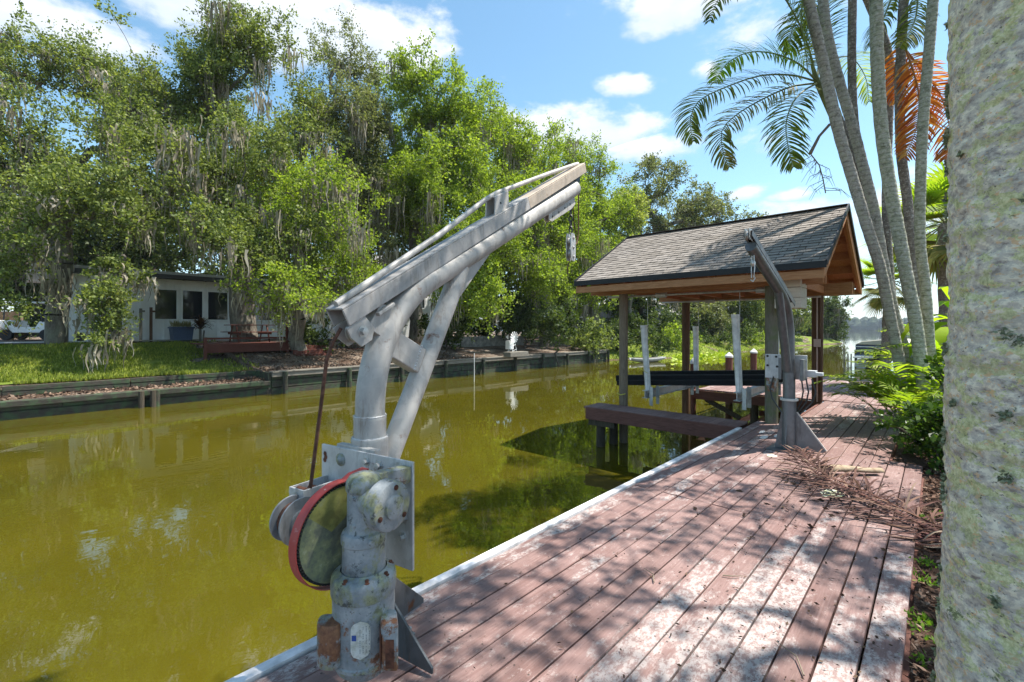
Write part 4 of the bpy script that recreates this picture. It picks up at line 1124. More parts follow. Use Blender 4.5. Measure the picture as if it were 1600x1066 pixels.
tree('broadleaf_tree', 'bright green tree behind the tip of the foreground davit boom', gz(850, 32), W(850, 330, 31),
     [ell(800, 240, 30, 62, 62, 3.6), ell(850, 240, 33, 54, 44, 3.2), ell(800, 330, 28, 66, 76, 3.4), ell(870, 330, 31, 60, 86, 3.8), ell(830, 430, 28, 58, 48, 2.6)],
     BRT, 27, .40, mossn=36, moss_len=(.8, 2.2), leaf=.13, cr=.85)
tree('broadleaf_tree', 'leafy green tree standing between the davit tip and the boathouse roof', gz(930, 37), W(925, 380, 36),
     [ell(900, 270, 37, 40, 46, 3.6), ell(940, 330, 37, 50, 60, 4), ell(910, 420, 34, 52, 62, 3.6), ell(965, 430, 37, 40, 60, 3)],
     BRT, 28, .4, mossn=30, leaf=.14, cr=.9)
tree('camphor_tree', 'pale yellow-green small crown just above the left end of the shingled roof', gz(988, 40), W(985, 400, 40),
     [ell(980, 330, 40, 26, 34, 2.2), ell(1000, 385, 40, 36, 30, 2.2), ell(950, 385, 39, 22, 30, 1.8)], PALE, 29, .22, leaf=.17, cr=.8)
tree('live_oak', 'tall open oak with visible dark limbs standing behind the boathouse roof', gz(1035, 54), W(1025, 350, 54),
     [ell(1020, 285, 54, 44, 34, 4.5, .55), ell(1070, 320, 54, 50, 36, 5, .55), ell(1000, 340, 54, 36, 40, 4, .5)], OAKG, 30, .45, leaf=.22, cr=1.15, mossn=10)
tree('live_oak', 'olive green rounded oak behind the middle of the shingled roof', gz(1100, 58), W(1095, 380, 58),
     [ell(1095, 350, 58, 42, 36, 4.5), ell(1040, 390, 56, 44, 40, 4.5), ell(1120, 400, 58, 40, 50, 4.5)], OAKG, 31, .4, leaf=.22, cr=1.1)
tree('live_oak', 'distant oak whose top twigs just show over the roof ridge', gz(1160, 66), W(1165, 400, 66),
     [ell(1165, 380, 66, 44, 38, 5), ell(1195, 350, 66, 16, 12, 1.6, .5), ell(1200, 440, 66, 40, 50, 4)], OAKG, 32, .4, leaf=.24, cr=1.1)
# darker woods behind that close the gaps
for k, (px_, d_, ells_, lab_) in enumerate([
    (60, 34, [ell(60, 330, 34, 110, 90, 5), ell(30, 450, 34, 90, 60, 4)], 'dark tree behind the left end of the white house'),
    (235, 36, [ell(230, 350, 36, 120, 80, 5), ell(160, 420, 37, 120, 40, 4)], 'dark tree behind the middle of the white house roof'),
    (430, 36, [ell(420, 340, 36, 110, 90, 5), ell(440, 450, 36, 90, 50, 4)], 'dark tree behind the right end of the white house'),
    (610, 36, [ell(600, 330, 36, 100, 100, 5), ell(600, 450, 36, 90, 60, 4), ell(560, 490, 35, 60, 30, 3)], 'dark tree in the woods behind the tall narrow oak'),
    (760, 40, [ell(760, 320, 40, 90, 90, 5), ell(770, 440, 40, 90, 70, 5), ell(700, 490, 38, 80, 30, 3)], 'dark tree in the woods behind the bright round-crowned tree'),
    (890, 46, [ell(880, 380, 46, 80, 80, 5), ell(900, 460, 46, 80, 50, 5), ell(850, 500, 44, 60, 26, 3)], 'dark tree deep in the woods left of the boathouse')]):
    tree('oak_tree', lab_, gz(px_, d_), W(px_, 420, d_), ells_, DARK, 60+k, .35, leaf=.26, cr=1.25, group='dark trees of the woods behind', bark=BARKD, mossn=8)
# canal-side trees under the boathouse roof
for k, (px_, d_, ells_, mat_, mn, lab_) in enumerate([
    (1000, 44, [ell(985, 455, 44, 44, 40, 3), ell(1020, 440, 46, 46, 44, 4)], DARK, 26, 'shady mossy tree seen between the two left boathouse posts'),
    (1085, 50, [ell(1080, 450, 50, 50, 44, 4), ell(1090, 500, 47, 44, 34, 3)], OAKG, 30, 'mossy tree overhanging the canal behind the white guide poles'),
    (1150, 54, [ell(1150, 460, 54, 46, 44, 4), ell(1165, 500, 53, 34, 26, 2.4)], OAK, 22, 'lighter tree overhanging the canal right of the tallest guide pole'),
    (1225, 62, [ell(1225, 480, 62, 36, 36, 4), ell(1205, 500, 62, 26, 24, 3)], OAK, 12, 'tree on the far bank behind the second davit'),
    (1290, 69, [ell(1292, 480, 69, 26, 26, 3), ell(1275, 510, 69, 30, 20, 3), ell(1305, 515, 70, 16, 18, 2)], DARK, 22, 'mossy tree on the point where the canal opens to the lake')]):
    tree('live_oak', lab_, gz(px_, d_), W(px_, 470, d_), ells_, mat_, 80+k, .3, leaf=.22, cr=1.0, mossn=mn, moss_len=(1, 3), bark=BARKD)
# understory shrubs along the far bank
def bush(name, label, base, ells, mat, seed, leaf=.12, cr=.45, group=None, spr=8, nl=14, per=1.3, cat='shrub'):
    rng = np.random.default_rng(seed); root = empty(name, base, label, cat, group)
    P = np.concatenate([sample_ell([e], per*(e[1][0]*e[1][1]*e[1][2])**(2/3)*7.0/(cr/.75)**1.6, rng, 0) for e in ells])
    o = grow(P, base, Vector(base)*.5+Vector(ells[0][0])*.5, rng, .05, 'stem', BARKD, None); rel(o, root)
    o = crown(P, rng, mat, None, cr, leaf, spr, nl, .4, 'foliage'); rel(o, root); return root
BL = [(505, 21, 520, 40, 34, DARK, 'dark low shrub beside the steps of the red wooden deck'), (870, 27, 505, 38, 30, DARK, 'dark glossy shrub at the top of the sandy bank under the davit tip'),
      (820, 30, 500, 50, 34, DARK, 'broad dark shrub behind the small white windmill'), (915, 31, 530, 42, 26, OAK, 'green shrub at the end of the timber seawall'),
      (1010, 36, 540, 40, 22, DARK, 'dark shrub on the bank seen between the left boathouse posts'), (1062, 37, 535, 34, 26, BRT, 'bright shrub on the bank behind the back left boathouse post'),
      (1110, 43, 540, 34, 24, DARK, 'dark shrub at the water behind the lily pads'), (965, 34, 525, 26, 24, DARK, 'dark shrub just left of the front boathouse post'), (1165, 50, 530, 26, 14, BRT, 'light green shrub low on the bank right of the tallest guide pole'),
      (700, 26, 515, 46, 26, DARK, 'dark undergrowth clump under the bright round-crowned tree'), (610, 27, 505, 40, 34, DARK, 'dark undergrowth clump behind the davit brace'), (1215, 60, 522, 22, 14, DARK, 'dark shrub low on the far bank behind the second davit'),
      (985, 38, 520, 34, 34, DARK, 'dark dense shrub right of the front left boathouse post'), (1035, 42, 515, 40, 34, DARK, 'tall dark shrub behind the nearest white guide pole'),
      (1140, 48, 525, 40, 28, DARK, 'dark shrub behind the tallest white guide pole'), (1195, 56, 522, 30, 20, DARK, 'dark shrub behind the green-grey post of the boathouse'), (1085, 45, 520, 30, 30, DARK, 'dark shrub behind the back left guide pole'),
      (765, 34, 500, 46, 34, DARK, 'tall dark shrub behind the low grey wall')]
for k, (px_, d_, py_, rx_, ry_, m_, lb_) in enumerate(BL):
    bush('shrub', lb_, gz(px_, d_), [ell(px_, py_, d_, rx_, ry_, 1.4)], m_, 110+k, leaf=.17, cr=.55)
# lily pads
LILY = m_leaf('lily_leaf', [(0, (.25, .36, .02)), (1, (.45, .52, .05))], .3)
rng = np.random.default_rng(4); C = []
for k in range(520):
    px_ = rng.uniform(1052, 1140); d_ = 33.5+rng.normal()*1.6+(px_-1052)*.03
    p = G(px_, d_, WL+.01); C.append((p.x, p.y, p.z+abs(rng.normal())*.12))
C = np.array(C); A = rng.normal(size=C.shape); A[:, 2] = np.abs(A[:, 2])*.5; A = unit(A)
V = leaf_quads(C, A, np.full(len(C), .22), np.full(len(C), .26), rng)
tag(npmesh('water_plants', V, np.arange(len(V)).reshape(-1, 4), LILY), 'patch of bright yellow-green floating water plants by the far bank', 'water plants', kind='stuff')
# grass blades
GB = m_leaf('grass_blade', [(0, (.11, .14, .02)), (.6, (.24, .29, .04)), (1, (.44, .44, .10))], .4)
def blades(name, pts, h, w, mat, rng, label):
    C = np.array(pts); n = len(C); A = rng.normal(size=(n, 3))*.35; A[:, 2] = 1; A = unit(A)
    V = leaf_quads(C, A, np.full(n, w), h*(.5+rng.random(n)), rng)
    return tag(npmesh(name, V, np.arange(len(V)).reshape(-1, 4), mat), label, 'grass', kind='stuff')
pts = []
for k in range(46000):
    x = -17.95-abs(rng.random()**1.3)*6.2; y = rng.uniform(-4.5, 4.6+1.6*rng.random()); 
    if noise.noise(Vector((x*.8, y*.8, 1))) < -.28: continue
    pts.append((x, y, zleft(x, y)+.01))
for k in range(14000):
    y = rng.uniform(27.7, 60); x = shore(y)-abs(rng.normal())*2.2+.1; pts.append((x, y, zleft(x, y)))
blades('lawn_grass', pts, .11, .035, GB, rng, 'sunlit patchy green grass across the canal')

# ------------------------------------------------ seawalls across the canal
def seawall(name, label, x, y0, y1, ztop, zb, pitch, parent_mat, cap=True, planks=4):
    root = empty(name, (x, (y0+y1)/2, ztop), label, 'seawall')
    mb = MB(); h = (ztop-zb)/planks
    for k in range(planks):
        zz = zb+k*h; off = .02*math.sin(k*2.3)
        y = y0
        while y < y1: 
            e = min(y+rnd.uniform(2.4, 3.6), y1); mb.bx(x-.06-off*.5, x-.0-off, y+.01, e-.01, zz+.015, zz+h-.015); y = e
    mb.bx(x-.14, x-.06, y0, y1, zb, ztop-.01)
    rel(mb.build('plank_wall', parent_mat, bevel=.008, seg=1), root)
    mb = MB(); mb.bx(x+.0, x+.09, y0, y1, ztop-.16, ztop-.02); mb.bx(x+.0, x+.09, y0, y1, zb+.28, zb+.42); rel(mb.build('waler', GREYWOOD if cap else BULK, bevel=.01, seg=1), root)
    if cap: rel(MB().bx(x-.22, x+.12, y0, y1, ztop-.015, ztop+.035).build('cap', GREYWOOD, bevel=.01, seg=1), root)
    y = y0+.4
    while y < y1:
        rel(MB().tube([(x+.15, y, -3), (x+.15, y, ztop-.02+.05*math.sin(y*9))], .085, 9).build('post', BULK), root); y += pitch
seawall('seawall', 'long dark timber seawall with horizontal boards below the sandy bank', -16.6, 5.95, 27.6, .0, -1.6, 2.35, BULK, planks=6)
seawall('seawall', 'low dark timber bulkhead at the water edge in front of the terrace on the left', -16.62, -30, 5.9, -.26, -1.6, 3.6, BULK, cap=False, planks=5)
r2 = empty('retaining_wall', (-17.85, -6, 0), 'dark sagging timber retaining wall along the lower edge of the lawn', 'retaining wall')
mb = MB()
for k, (a, b) in enumerate([(-30, -9), (-9, -3.5), (-3.5, -.2), (-.2, 2.4), (2.4, 5.9)]):
    for j in range(2):
        mb.beam((-17.86+.01*j, a+.01, -.22+.14*j+.012*math.sin(k*3+j)), (-17.86+.01*j, b-.01, -.22+.14*j+.012*math.sin(k*5+j)), .06, .135)
rel(mb.build('plank_wall', BULK, bevel=.01, seg=1), r2)
r2c = MB().bx(-18.0, -16.62, 5.86, 5.95, -1.6, .0).build('end_wall', BULK, bevel=.01, seg=1); rel(r2c, r2)
for (y) in (2.35, 2.6, 5.75):
    pass
e = empty('mooring_post_pair', (-16.4, 2.6, -.7), 'pair of short pale posts against the low bulkhead', 'post')
for y in (2.45, 2.72): rel(MB().tube([(-16.42, y, -2), (-16.42, y, -.27)], .07, 9).build('post', PILE), e)
# white rod standing in front of the seawall
tag(MB().cyl(W(741, 552, 19.3), W(741, 600, 19.3), .015, 6).build('white_rod', PVC), 'thin white rod standing in the water in front of the seawall', 'rod')

# ------------------------------------------------ white house
WHITEW = MT('white_siding', .7); isl = WHITEW.noise(2.5, 6, .65, WHITEW.vec((1, 1, .4)))
WHITEW.color(WHITEW.ramp(isl, [(.3, (.70, .70, .67)), (.65, (.84, .84, .82))])); WHITEW = WHITEW.m
GLASSD = MT('dark_glass', .06, 0, .8); GLASSD.color((.012, .016, .020)); GLASSD = GLASSD.m
FASC = simple('dark_fascia', (.06, .06, .06), .6)
house = empty('white_house', (-26, 6, .93), 'low white board-and-batten house with dark windows behind the oaks', 'house')
HXX = -26.0; y0h, y1h = 1.30, 12.6
mb = MB(); mb.bx(-34, HXX, y0h, y1h, .5, 3.75); rel(mb.build('wall', WHITEW), house)
mb = MB(); y = y0h+.02
while y < y1h: mb.bx(HXX, HXX+.03, y, y+.05, .95, 3.72); y += .42
mb.bx(HXX, HXX+.035, y0h-.03, y0h+.10, .9, 3.76); rel(mb.build('batten', WHITEW, bevel=.004, seg=1), house)
ro = MB().box((-29.8, 6.9, 3.93), (9.6, 12.8, .14)).build('roof', simple('pale_roof', (.42, .42, .40), .8), bevel=.01); rel(ro, house)
sub(MB().bx(-25.0, -24.96, .6, 13.2, 3.70, 3.88).build('fascia', FASC), ro)
mb = MB(); 
for y in np.arange(.9, 13, .9): mb.bx(-26, -25.05, y, y+.06, 3.74, 3.86)
sub(mb.build('rafter_tail', FASC), ro)
def window(yc, zc, w, h, parent):
    f = MB(); t_ = .07
    f.bx(HXX+.0, HXX+.07, yc-w/2-t_, yc-w/2, zc-h/2-t_, zc+h/2+t_).bx(HXX, HXX+.07, yc+w/2, yc+w/2+t_, zc-h/2-t_, zc+h/2+t_).bx(HXX, HXX+.07, yc-w/2, yc+w/2, zc-h/2-t_, zc-h/2).bx(HXX, HXX+.07, yc-w/2, yc+w/2, zc+h/2, zc+h/2+t_)
    o = f.build('window', WHITEW, bevel=.005); rel(o, parent)
    g_ = MB().bx(HXX+.034, HXX+.04, yc-w/2, yc+w/2, zc-h/2, zc+h/2).build('pane', GLASSD, smooth=0); sub(g_, o)
for (a, b) in ((4.36, 5.16), (5.40, 6.18), (6.42, 7.25), (8.6, 9.3)): window((a+b)/2, 2.59, b-a, 1.34, house)
# fittings on the wall
mb = MB(); 
GREYB = simple('grey_box', (.30, .31, .31), .6)
tag(rel(MB().bx(-25.96, -25.82, 2.0, 2.18, 2.0, 2.35).bx(-25.96, -25.86, 1.85, 2.25, 2.45, 2.6).cyl((-25.9, 2.1, 1), (-25.9, 2.1, 2.0), .025, 8).build('meter_box', GREYB, bevel=.01), house) if False else MB().bx(-25.96, -25.82, 2.0, 2.18, 2.0, 2.35).bx(-25.96, -25.86, 1.85, 2.25, 2.45, 2.6).cyl((-25.9, 2.1, 1), (-25.9, 2.1, 2.0), .025, 8).build('meter_box', GREYB, bevel=.01), 'small grey electric meter box on the left part of the white wall', 'meter box')
tag(MB().bx(-25.96, -25.78, 10.1, 10.45, 1.6, 2.1).bx(-25.96, -25.7, 10.0, 10.6, 1.0, 1.35).build('utility_box', GREYB, bevel=.02), 'dark grey utility box on the right end of the white wall', 'utility box')
for (px_, lab_, m_) in ((220, 'grey standing pipe post in front of the white wall', GREYWOOD), (236, 'taller brown post in front of the white wall left of the windows', POSTB)):
    p = HX(px_, 485, -25.4); tag(MB().bx(p.x-.05, p.x+.05, p.y-.05, p.y+.05, .9, 2.42 if px_ == 236 else 2.36).bx(p.x-.05, p.x+.06, p.y-.05, p.y+.14, 2.2, 2.28).build('yard_post', m_, bevel=.01), lab_, 'post')
tag(MB().cyl((-25.4, 2.5, .95), (-25.4, 2.5, 2.3), .02, 8).bx(-25.5, -25.3, 2.3, 2.55, 2.28, 2.36).build('pipe', simple('pale_pipe', (.45, .5, .55), .5)), 'thin upright pipe with tap beside the meter box', 'pipe')
e = empty('hose_reel', (-25.2, 2.0, .95), 'small white hose reel with a dark wheel at the foot of the white wall', 'hose reel')
MB().lathe([(.17, -.05), (.18, -.03), (.12, 0), (.18, .03), (.17, .05)], (0, -.15, .2), (1, .3, 0), 18).build('wheel', DKM, e); MB().beam((0, .02, .0), (0, .1, .42), .05, .08).bx(-.1, .1, -.4, .05, 0, .04).build('frame', WHITEW, e, bevel=.005)
# blue planter
e = empty('planter', (-25.0, 5.15, .95), 'dark blue square planter box with dry grass in front of the white wall', 'planter')
BLUE = simple('blue_paint', (.035, .065, .13), .5)
MB().prism([(-.34, 0), (.34, 0), (.40, .55), (-.40, .55)], .7, (0, 0, 0), (0, 1, 0), (0, 0, 1)).bx(-.42, .42, -.43, .43, .55, .61).build('box', BLUE, e, bevel=.01)
rng = np.random.default_rng(9); V = leaf_quads(np.stack([rng.uniform(-.3, .3, 260), rng.uniform(-.35, .35, 260), np.full(260, .6)], 1), unit(rng.normal(size=(260, 3))*np.array([.4, .4, .2])+np.array([0, 0, 1])), np.full(260, .025), rng.uniform(.15, .4, 260), rng)
npmesh('dry_grass', V, np.arange(len(V)).reshape(-1, 4), m_leaf('dry_grass_leaf', [(0, (.2, .18, .08)), (1, (.42, .38, .2))]), e)
# potted cordyline
e = empty('potted_plant', G(313, 20.8, .6), 'dark red spiky cordyline at the left corner of the red deck', 'plant')
def spiky(n, ln, w, zc, parent, mat, seed, name='foliage', droop=.5, c0=(0, 0, 0)):
    rng = np.random.default_rng(seed); V = []; Q = []; b = 0
    for k in range(n):
        a = rng.uniform(0, 2*PI); el_ = rng.uniform(.1, 1.3); L_ = ln*rng.uniform(.6, 1.1); p = np.array([c0[0], c0[1], zc+rng.uniform(-.15, .15)]); seg = 6
        for s in range(seg+1):
            f = s/seg; ee = el_-droop*2*f*f; d = np.array([math.cos(a)*math.cos(ee), math.sin(a)*math.cos(ee), math.sin(ee)]); p = p+d*L_/seg if s else p
            sd_ = np.array([-math.sin(a), math.cos(a), 0])*w*math.sin(PI*min(1, .15+f*.85))
            V.append(p-sd_); V.append(p+sd_)
        for s in range(seg): Q.append((b+2*s, b+2*s+1, b+2*s+3, b+2*s+2))
        b += 2*(seg+1)
    return npmesh(name, V, Q, mat, parent, smooth=True)
CORD = m_leaf('cordyline_leaf', [(0, (.05, .03, .02)), (.6, (.13, .055, .04)), (1, (.20, .12, .05))])
spiky(90, .75, .035, .95, e, CORD, 3); MB().cyl((0, 0, 0), (0, 0, .95), .05, 8).cyl((.1, .05, 0), (.2, .1, .8), .035, 8).build('stem', BARK, e)
# red deck with rails, steps, picnic table
e = empty('garden_deck', (-21, 6.2, .6), 'low red-brown wooden deck with a rail, under the big oak across the canal', 'deck')
def loc(o, e): return rel(o, e)
mb = MB()
for k in range(14): mb.bx(-22.4+k*.145, -22.26+k*.145, 4.9, 8.0, .86, .895)
mb.bx(-20.40, -20.36, 4.9, 8.0, .55, .87); loc(mb.build('platform', REDWOOD, bevel=.004, seg=1), e)
mb = MB()
for y in (4.95, 7.95): mb.bx(-20.45, -20.35, y-.05, y+.05, .3, 1.75 if y > 6 else 1.15)
mb.bx(-20.44, -20.36, 4.95, 7.95, 1.06, 1.14); loc(mb.build('rail', REDWOOD, bevel=.005), e)
mb = MB()
for k in range(3): mb.bx(-20.9, -20.35+.30*k, 8.05, 9.6, .70-.17*k, .74-.17*k); mb.bx(-20.36+.30*k, -20.33+.3*k, 8.05, 9.6, .56-.17*k, .70-.17*k)
loc(mb.build('step', REDWOOD, bevel=.004), e)
e = empty('picnic_table', (-22, 7.0, .9), 'red-brown picnic table with benches standing on the garden deck', 'picnic table')
mb = MB(); 
for k in range(5): mb.bx(-.36+k*.145, -.225+k*.145, -.9, .9, .72, .755)
mb.build('tabletop', REDWOOD, e, bevel=.004)
for sx in (-1, 1): MB().bx(sx*.72-.12, sx*.72+.12, -.9, .9, .42, .455).build('bench', REDWOOD, e, bevel=.004)
for y in (-.6, .6):
    for sx in (-1, 1): MB().beam((sx*.25, y, .72), (sx*.6, y, 0), .04, .09).build('leg', REDWOOD, e, bevel=.004)
    MB().beam((-.8, y, .38), (.8, y, .38), .04, .09).build('crosspiece', REDWOOD, e, bevel=.004)
e = empty('garden_edging', (-20.2, 11.5, .2), 'long low red-brown timber edging between the deck steps and the shrubs', 'edging')
loc(MB().bx(-20.25, -20.17, 9.7, 14.5, .15, .36).bx(-20.6, -20.55, 9.7, 14.5, .3, .52).build('board', REDWOOD, bevel=.01), e)
# low grey masonry wall near the shrubs
tag(MB().bx(-21.3, -21.0, 17.0, 24.0, .2, .98).build('garden_wall', simple('grey_masonry', (.26, .24, .21), .9, var=.4, scale=3, bump=.6, bd=.01), bevel=.02), 'low grey garden wall behind the small white windmill', 'wall')
# small white windmill
p = G(806, 24.3, 0); p.z = .0
e = empty('garden_windmill', (p.x-.25, p.y, .03), 'small white garden windmill on the bank at the seawall', 'windmill ornament')
mb = MB()
for sx in (-1, 1):
    for sy in (-1, 1): mb.beam((sx*.2, sy*.2, 0), (sx*.06, sy*.06, .95), .022, .022)
for z_ in (.25, .5, .75):
    r_ = .2-.14*z_/.95
    for sx in (-1, 1): mb.beam((sx*r_, -r_, z_), (sx*r_, r_, z_+.12), .014, .014); mb.beam((-r_, sx*r_, z_), (r_, sx*r_, z_+.12), .014, .014)
mb.build('tower', WHITEW, e)
mb = MB(); c0 = Vector((.12, 0, 1.0))
for k in range(12):
    a = 2*PI*k/12; mb.prism([(.05, -.012), (.30, -.045), (.30, .045), (.05, .012)], .006, c0, (0.1, math.cos(a), math.sin(a)), (.35, -math.sin(a), math.cos(a)))
mb.lathe([(.05, 0), (.05, .05)], c0-Vector((.03, 0, 0)), (1, 0, 0), 12); mb.build('wheel', WHITEW, e)
MB().prism([(-.5, .0), (-.30, .13), (-.30, -.13)], .006, (0, 0, 1.0), (1, 0, 0), (0, 0, 1)).beam((-.4, 0, 1.0), (.1, 0, 1.0), .02, .02).bx(-.35, -.05, -.16, .16, .35, .8).build('tail_vane', WHITEW, e)
tag(MB().bx(p.x-.05, p.x+.45, p.y-.9, p.y+.5, .03, .28).build('dock_box', GREYWOOD, bevel=.01), 'low grey wooden box on the seawall cap at the foot of the windmill', 'box')
# leaning pale plank in the undergrowth
tag(MB().beam(W(842, 500, 29), W(856, 490, 29.5), .12, .1).build('fallen_plank', simple('pale_plank', (.45, .45, .42), .7)), 'short pale plank leaning among the dark shrubs', 'plank')
# grey kayak pulled up on the grass
p = G(1012, 30.5, 0)
e = empty('old_rowboat', (p.x, p.y, WL+.1), 'low weathered grey boat hull lying at the grassy waterline', 'boat', None, R(70))
mb = MB(); vs = []; fs = []
for i in range(13):
    f = i/12; x_ = -1.5+3*f; w = .34*math.sin(PI*(.06+.88*f))**.6
    for j in range(9):
        a = PI*j/8; vs.append((x_, -w*math.cos(a), .16-.28*math.sin(a)*(math.sin(PI*(.1+.8*f))**.5)+.06*(2*f-1)**2))
    for j in range(8):
        if i < 12: fs.append((i*9+j, i*9+j+1, (i+1)*9+j+1, (i+1)*9+j))
mb.add(vs, fs); o = mb.build('hull', simple('grey_hull', (.33, .33, .32), .7), e); s_ = o.modifiers.new('solid', 'SOLIDIFY'); s_.thickness = .03
MB().bx(-1.3, 1.3, -.06, .06, .15, .19).bx(-.1, .1, -.3, .3, .13, .16).build('thwart', GREYWOOD, e)

# pieces of two more houses in the woods
def cottage(name, label, c, size, wallm, roofm, seed, rz=0):
    e = empty(name, c, label, 'house', None, rz); w, d, h = size
    MB().bx(-w/2, w/2, -d/2, d/2, 0, h).add([(-w/2, -d/2, h), (-w/2, d/2, h), (-w/2, 0, h+d*.22), (w/2, -d/2, h), (w/2, d/2, h), (w/2, 0, h+d*.22)], [(0, 2, 1), (3, 4, 5)]).build('wall', wallm, e)
    mb = MB()
    for sg in (-1, 1): mb.beam((0, sg*(d/2+.4), h-.4*.44+.02), (0, 0, h+d*.22+.05), w+.8, .08) if False else mb.prism([(-w/2-.4, 0), (w/2+.4, 0), (w/2+.4, math.hypot(d/2+.4, (d/2+.4)*.44)), (-w/2-.4, math.hypot(d/2+.4, (d/2+.4)*.44))], .08, (0, sg*(d/2+.4), h-.17), (1, 0, 0), (0, -sg, .44))
    mb.build('roof', roofm, e)
    for (x_, z_) in ((-w*.25, h*.55), (w*.2, h*.55)):
        for sg in (-1,):
            f = MB().bx(x_-.5, x_+.5, sg*d/2-.05, sg*d/2+.05, z_-.6, z_+.6).build('window', wallm, e); MB().bx(x_-.42, x_+.42, sg*d/2-.06, sg*d/2-.055, z_-.5, z_+.5).build('pane', GLASSD, f, smooth=0)
    for (y_, z_) in ((-d*.25, h*.55), (d*.2, h*.55)):
        f = MB().bx(w/2-.05, w/2+.05, y_-.5, y_+.5, z_-.6, z_+.6).build('window', wallm, e); MB().bx(w/2+.055, w/2+.06, y_-.42, y_+.42, z_-.5, z_+.5).build('pane', GLASSD, f, smooth=0)
    return e
p = G(597, 33, .9); cottage('white_cottage', 'white gabled house partly seen through the trees behind the davit boom', p, (6, 5.5, 4.6), WHITEW, simple('grey_roof', (.30, .30, .31), .8), 1, R(90))
p = G(1010, 50, .3); cottage('grey_cottage', 'low grey house with pale roof edge behind the left boathouse posts', p, (9, 7, 2.7), simple('grey_wall', (.16, .16, .15), .8), simple('pale_metal_roof', (.45, .44, .42), .6), 2, R(45))
# fence and cart at far left
e = empty('wood_fence', G(6, 27, .6), 'pale wooden board fence at the far left edge behind the lawn', 'fence')
mb = MB(); a = G(-60, 26.5, .7); b = G(36, 27.5, .7); n = 26
for k in range(n):
    q = a+(b-a)*k/n; mb.box((q.x, q.y, 1.6), (.03, .21, 1.75), rz=math.atan2((b-a).y, (b-a).x)-PI/2)
loc(mb.build('boards', simple('fence_board', (.40, .27, .16), .8, var=.3, scale=6)), e)
e = empty('golf_cart', G(53, 22.5, .93), 'small white utility cart with dark windscreen parked behind the mossy trunk', 'cart', None, R(60))
MB().prism([(-1.1, .35), (1.1, .35), (1.15, .75), (.5, .9), (.35, .62), (-.45, .62), (-.55, .95), (-1.1, .95)], 1.1, (0, 0, 0), (1, 0, 0), (0, 0, 1)).build('body', WHITEW, e, bevel=.03)
MB().bx(-.95, .75, -.58, .58, 1.78, 1.84).build('roof', WHITEW, e, bevel=.02)
mb = MB()
for sy in (-.52, .52): mb.beam((.62, sy, .85), (.45, sy, 1.8), .04, .04); mb.beam((-.85, sy, .9), (-.8, sy, 1.8), .04, .04)
mb.build('frame', DKM, e); MB().prism([(.60, .88), (.62, .88), (.47, 1.75), (.45, 1.75)], .98, (0, 0, 0), (1, 0, 0), (0, 0, 1)).build('windscreen', GLASSD, e)
for sx in (-.75, .75):
    for sy in (-.5, .5): MB().lathe([(.1, -.09), (.24, -.09), (.26, -.05), (.26, .05), (.24, .09), (.1, .09)], (sx, sy, .26), (0, 1, 0), 20).build('wheel', BLK, e)
# dry brown palm frond leaning at the fence
e = G(20, 22, .93); tag(spiky(40, 1.3, .03, .1, None, m_leaf('dry_frond', [(0, (.22, .13, .05)), (1, (.42, .27, .12))]), 12, 'dry_frond_clump', .15, (e.x, e.y)), 'dry orange-brown frond clump standing by the fence at far left', 'plant')
bpy.data.objects['dry_frond_clump'].location.z = .9

# leaf litter on the far bank
rng = np.random.default_rng(91); n = 9000; Y = rng.uniform(4.8, 16, n); X = np.where(rng.random(n) < .3, -16.8-rng.random(n)*1.0, -16.9-rng.random(n)**.8*6); k_ = rng.random(n) < .25; Y = np.where(k_, rng.uniform(-8, 5.8, n), Y); X = np.where(k_, -16.85-rng.random(n)*.95, X)
Z = np.array([zleft(a, b) for a, b in zip(X, Y)])+.02+rng.random(n)*.03; A = unit(rng.normal(size=(n, 3))*np.array([1, 1, .4])); s = rng.uniform(.05, .14, n)
V = leaf_quads(np.stack([X, Y, Z], 1), A, s*.5, s, rng)
tag(npmesh('leaf_litter', V, np.arange(len(V)).reshape(-1, 4), m_leaf('bank_litter', [(0, (.05, .03, .02)), (.6, (.14, .085, .055)), (1, (.30, .21, .15))], .05, .9, (1, 1, 1))), 'brown fallen leaves on the bank across the canal', 'debris', kind='stuff')
# ================================================================== palms
PALM = m_leaf('palm_leaflet', [(0, (.08, .12, .02)), (.5, (.16, .21, .035)), (.85, (.27, .31, .06)), (1, (.34, .28, .08))], .62, .4)
PALMW = m_leaf('palm_leaflet_worn', [(0, (.13, .15, .04)), (.6, (.22, .24, .07)), (1, (.34, .24, .08))], .55, .5)
PALM_LIT = m_leaf('palm_leaflet_lit', [(0, (.16, .30, .012)), (.5, (.26, .42, .018)), (1, (.36, .48, .03))], .6, .4)  # brighter leaflet copy, sunlight on the top frond put into the colour
ORNG = m_leaf('orange_leaflet', [(0, (.16, .06, .02)), (.35, (.40, .12, .025)), (.7, (.52, .24, .04)), (1, (.60, .46, .12))], .5, .5, (1.3, .9, .5))
DEADF = m_leaf('dead_leaflet', [(0, (.05, .022, .018)), (.5, (.12, .055, .042)), (.85, (.22, .13, .09)), (1, (.42, .33, .24))], .15, .8, (1, 1, .9))
STEM = simple('palm_stem', (.16, .20, .06), .5); STEMO = simple('orange_stem', (.40, .15, .03), .6); CROWNS = simple('crownshaft', (.14, .17, .05), .45, var=.4, scale=5)
def cat(pts, n):
    pts = [np.array(p, float) for p in pts]; P_ = [2*pts[0]-pts[1]]+pts+[2*pts[-1]-pts[-2]]; out = []
    m = len(pts)-1
    for i in range(n+1):
        u = i/n*m; k = min(int(u), m-1); t = u-k; a, b, c, d = P_[k:k+4]
        out.append(.5*((2*b)+(-a+c)*t+(2*a-5*b+4*c-d)*t*t+(-a+3*b-3*c+d)*t**3))
    return np.array(out)
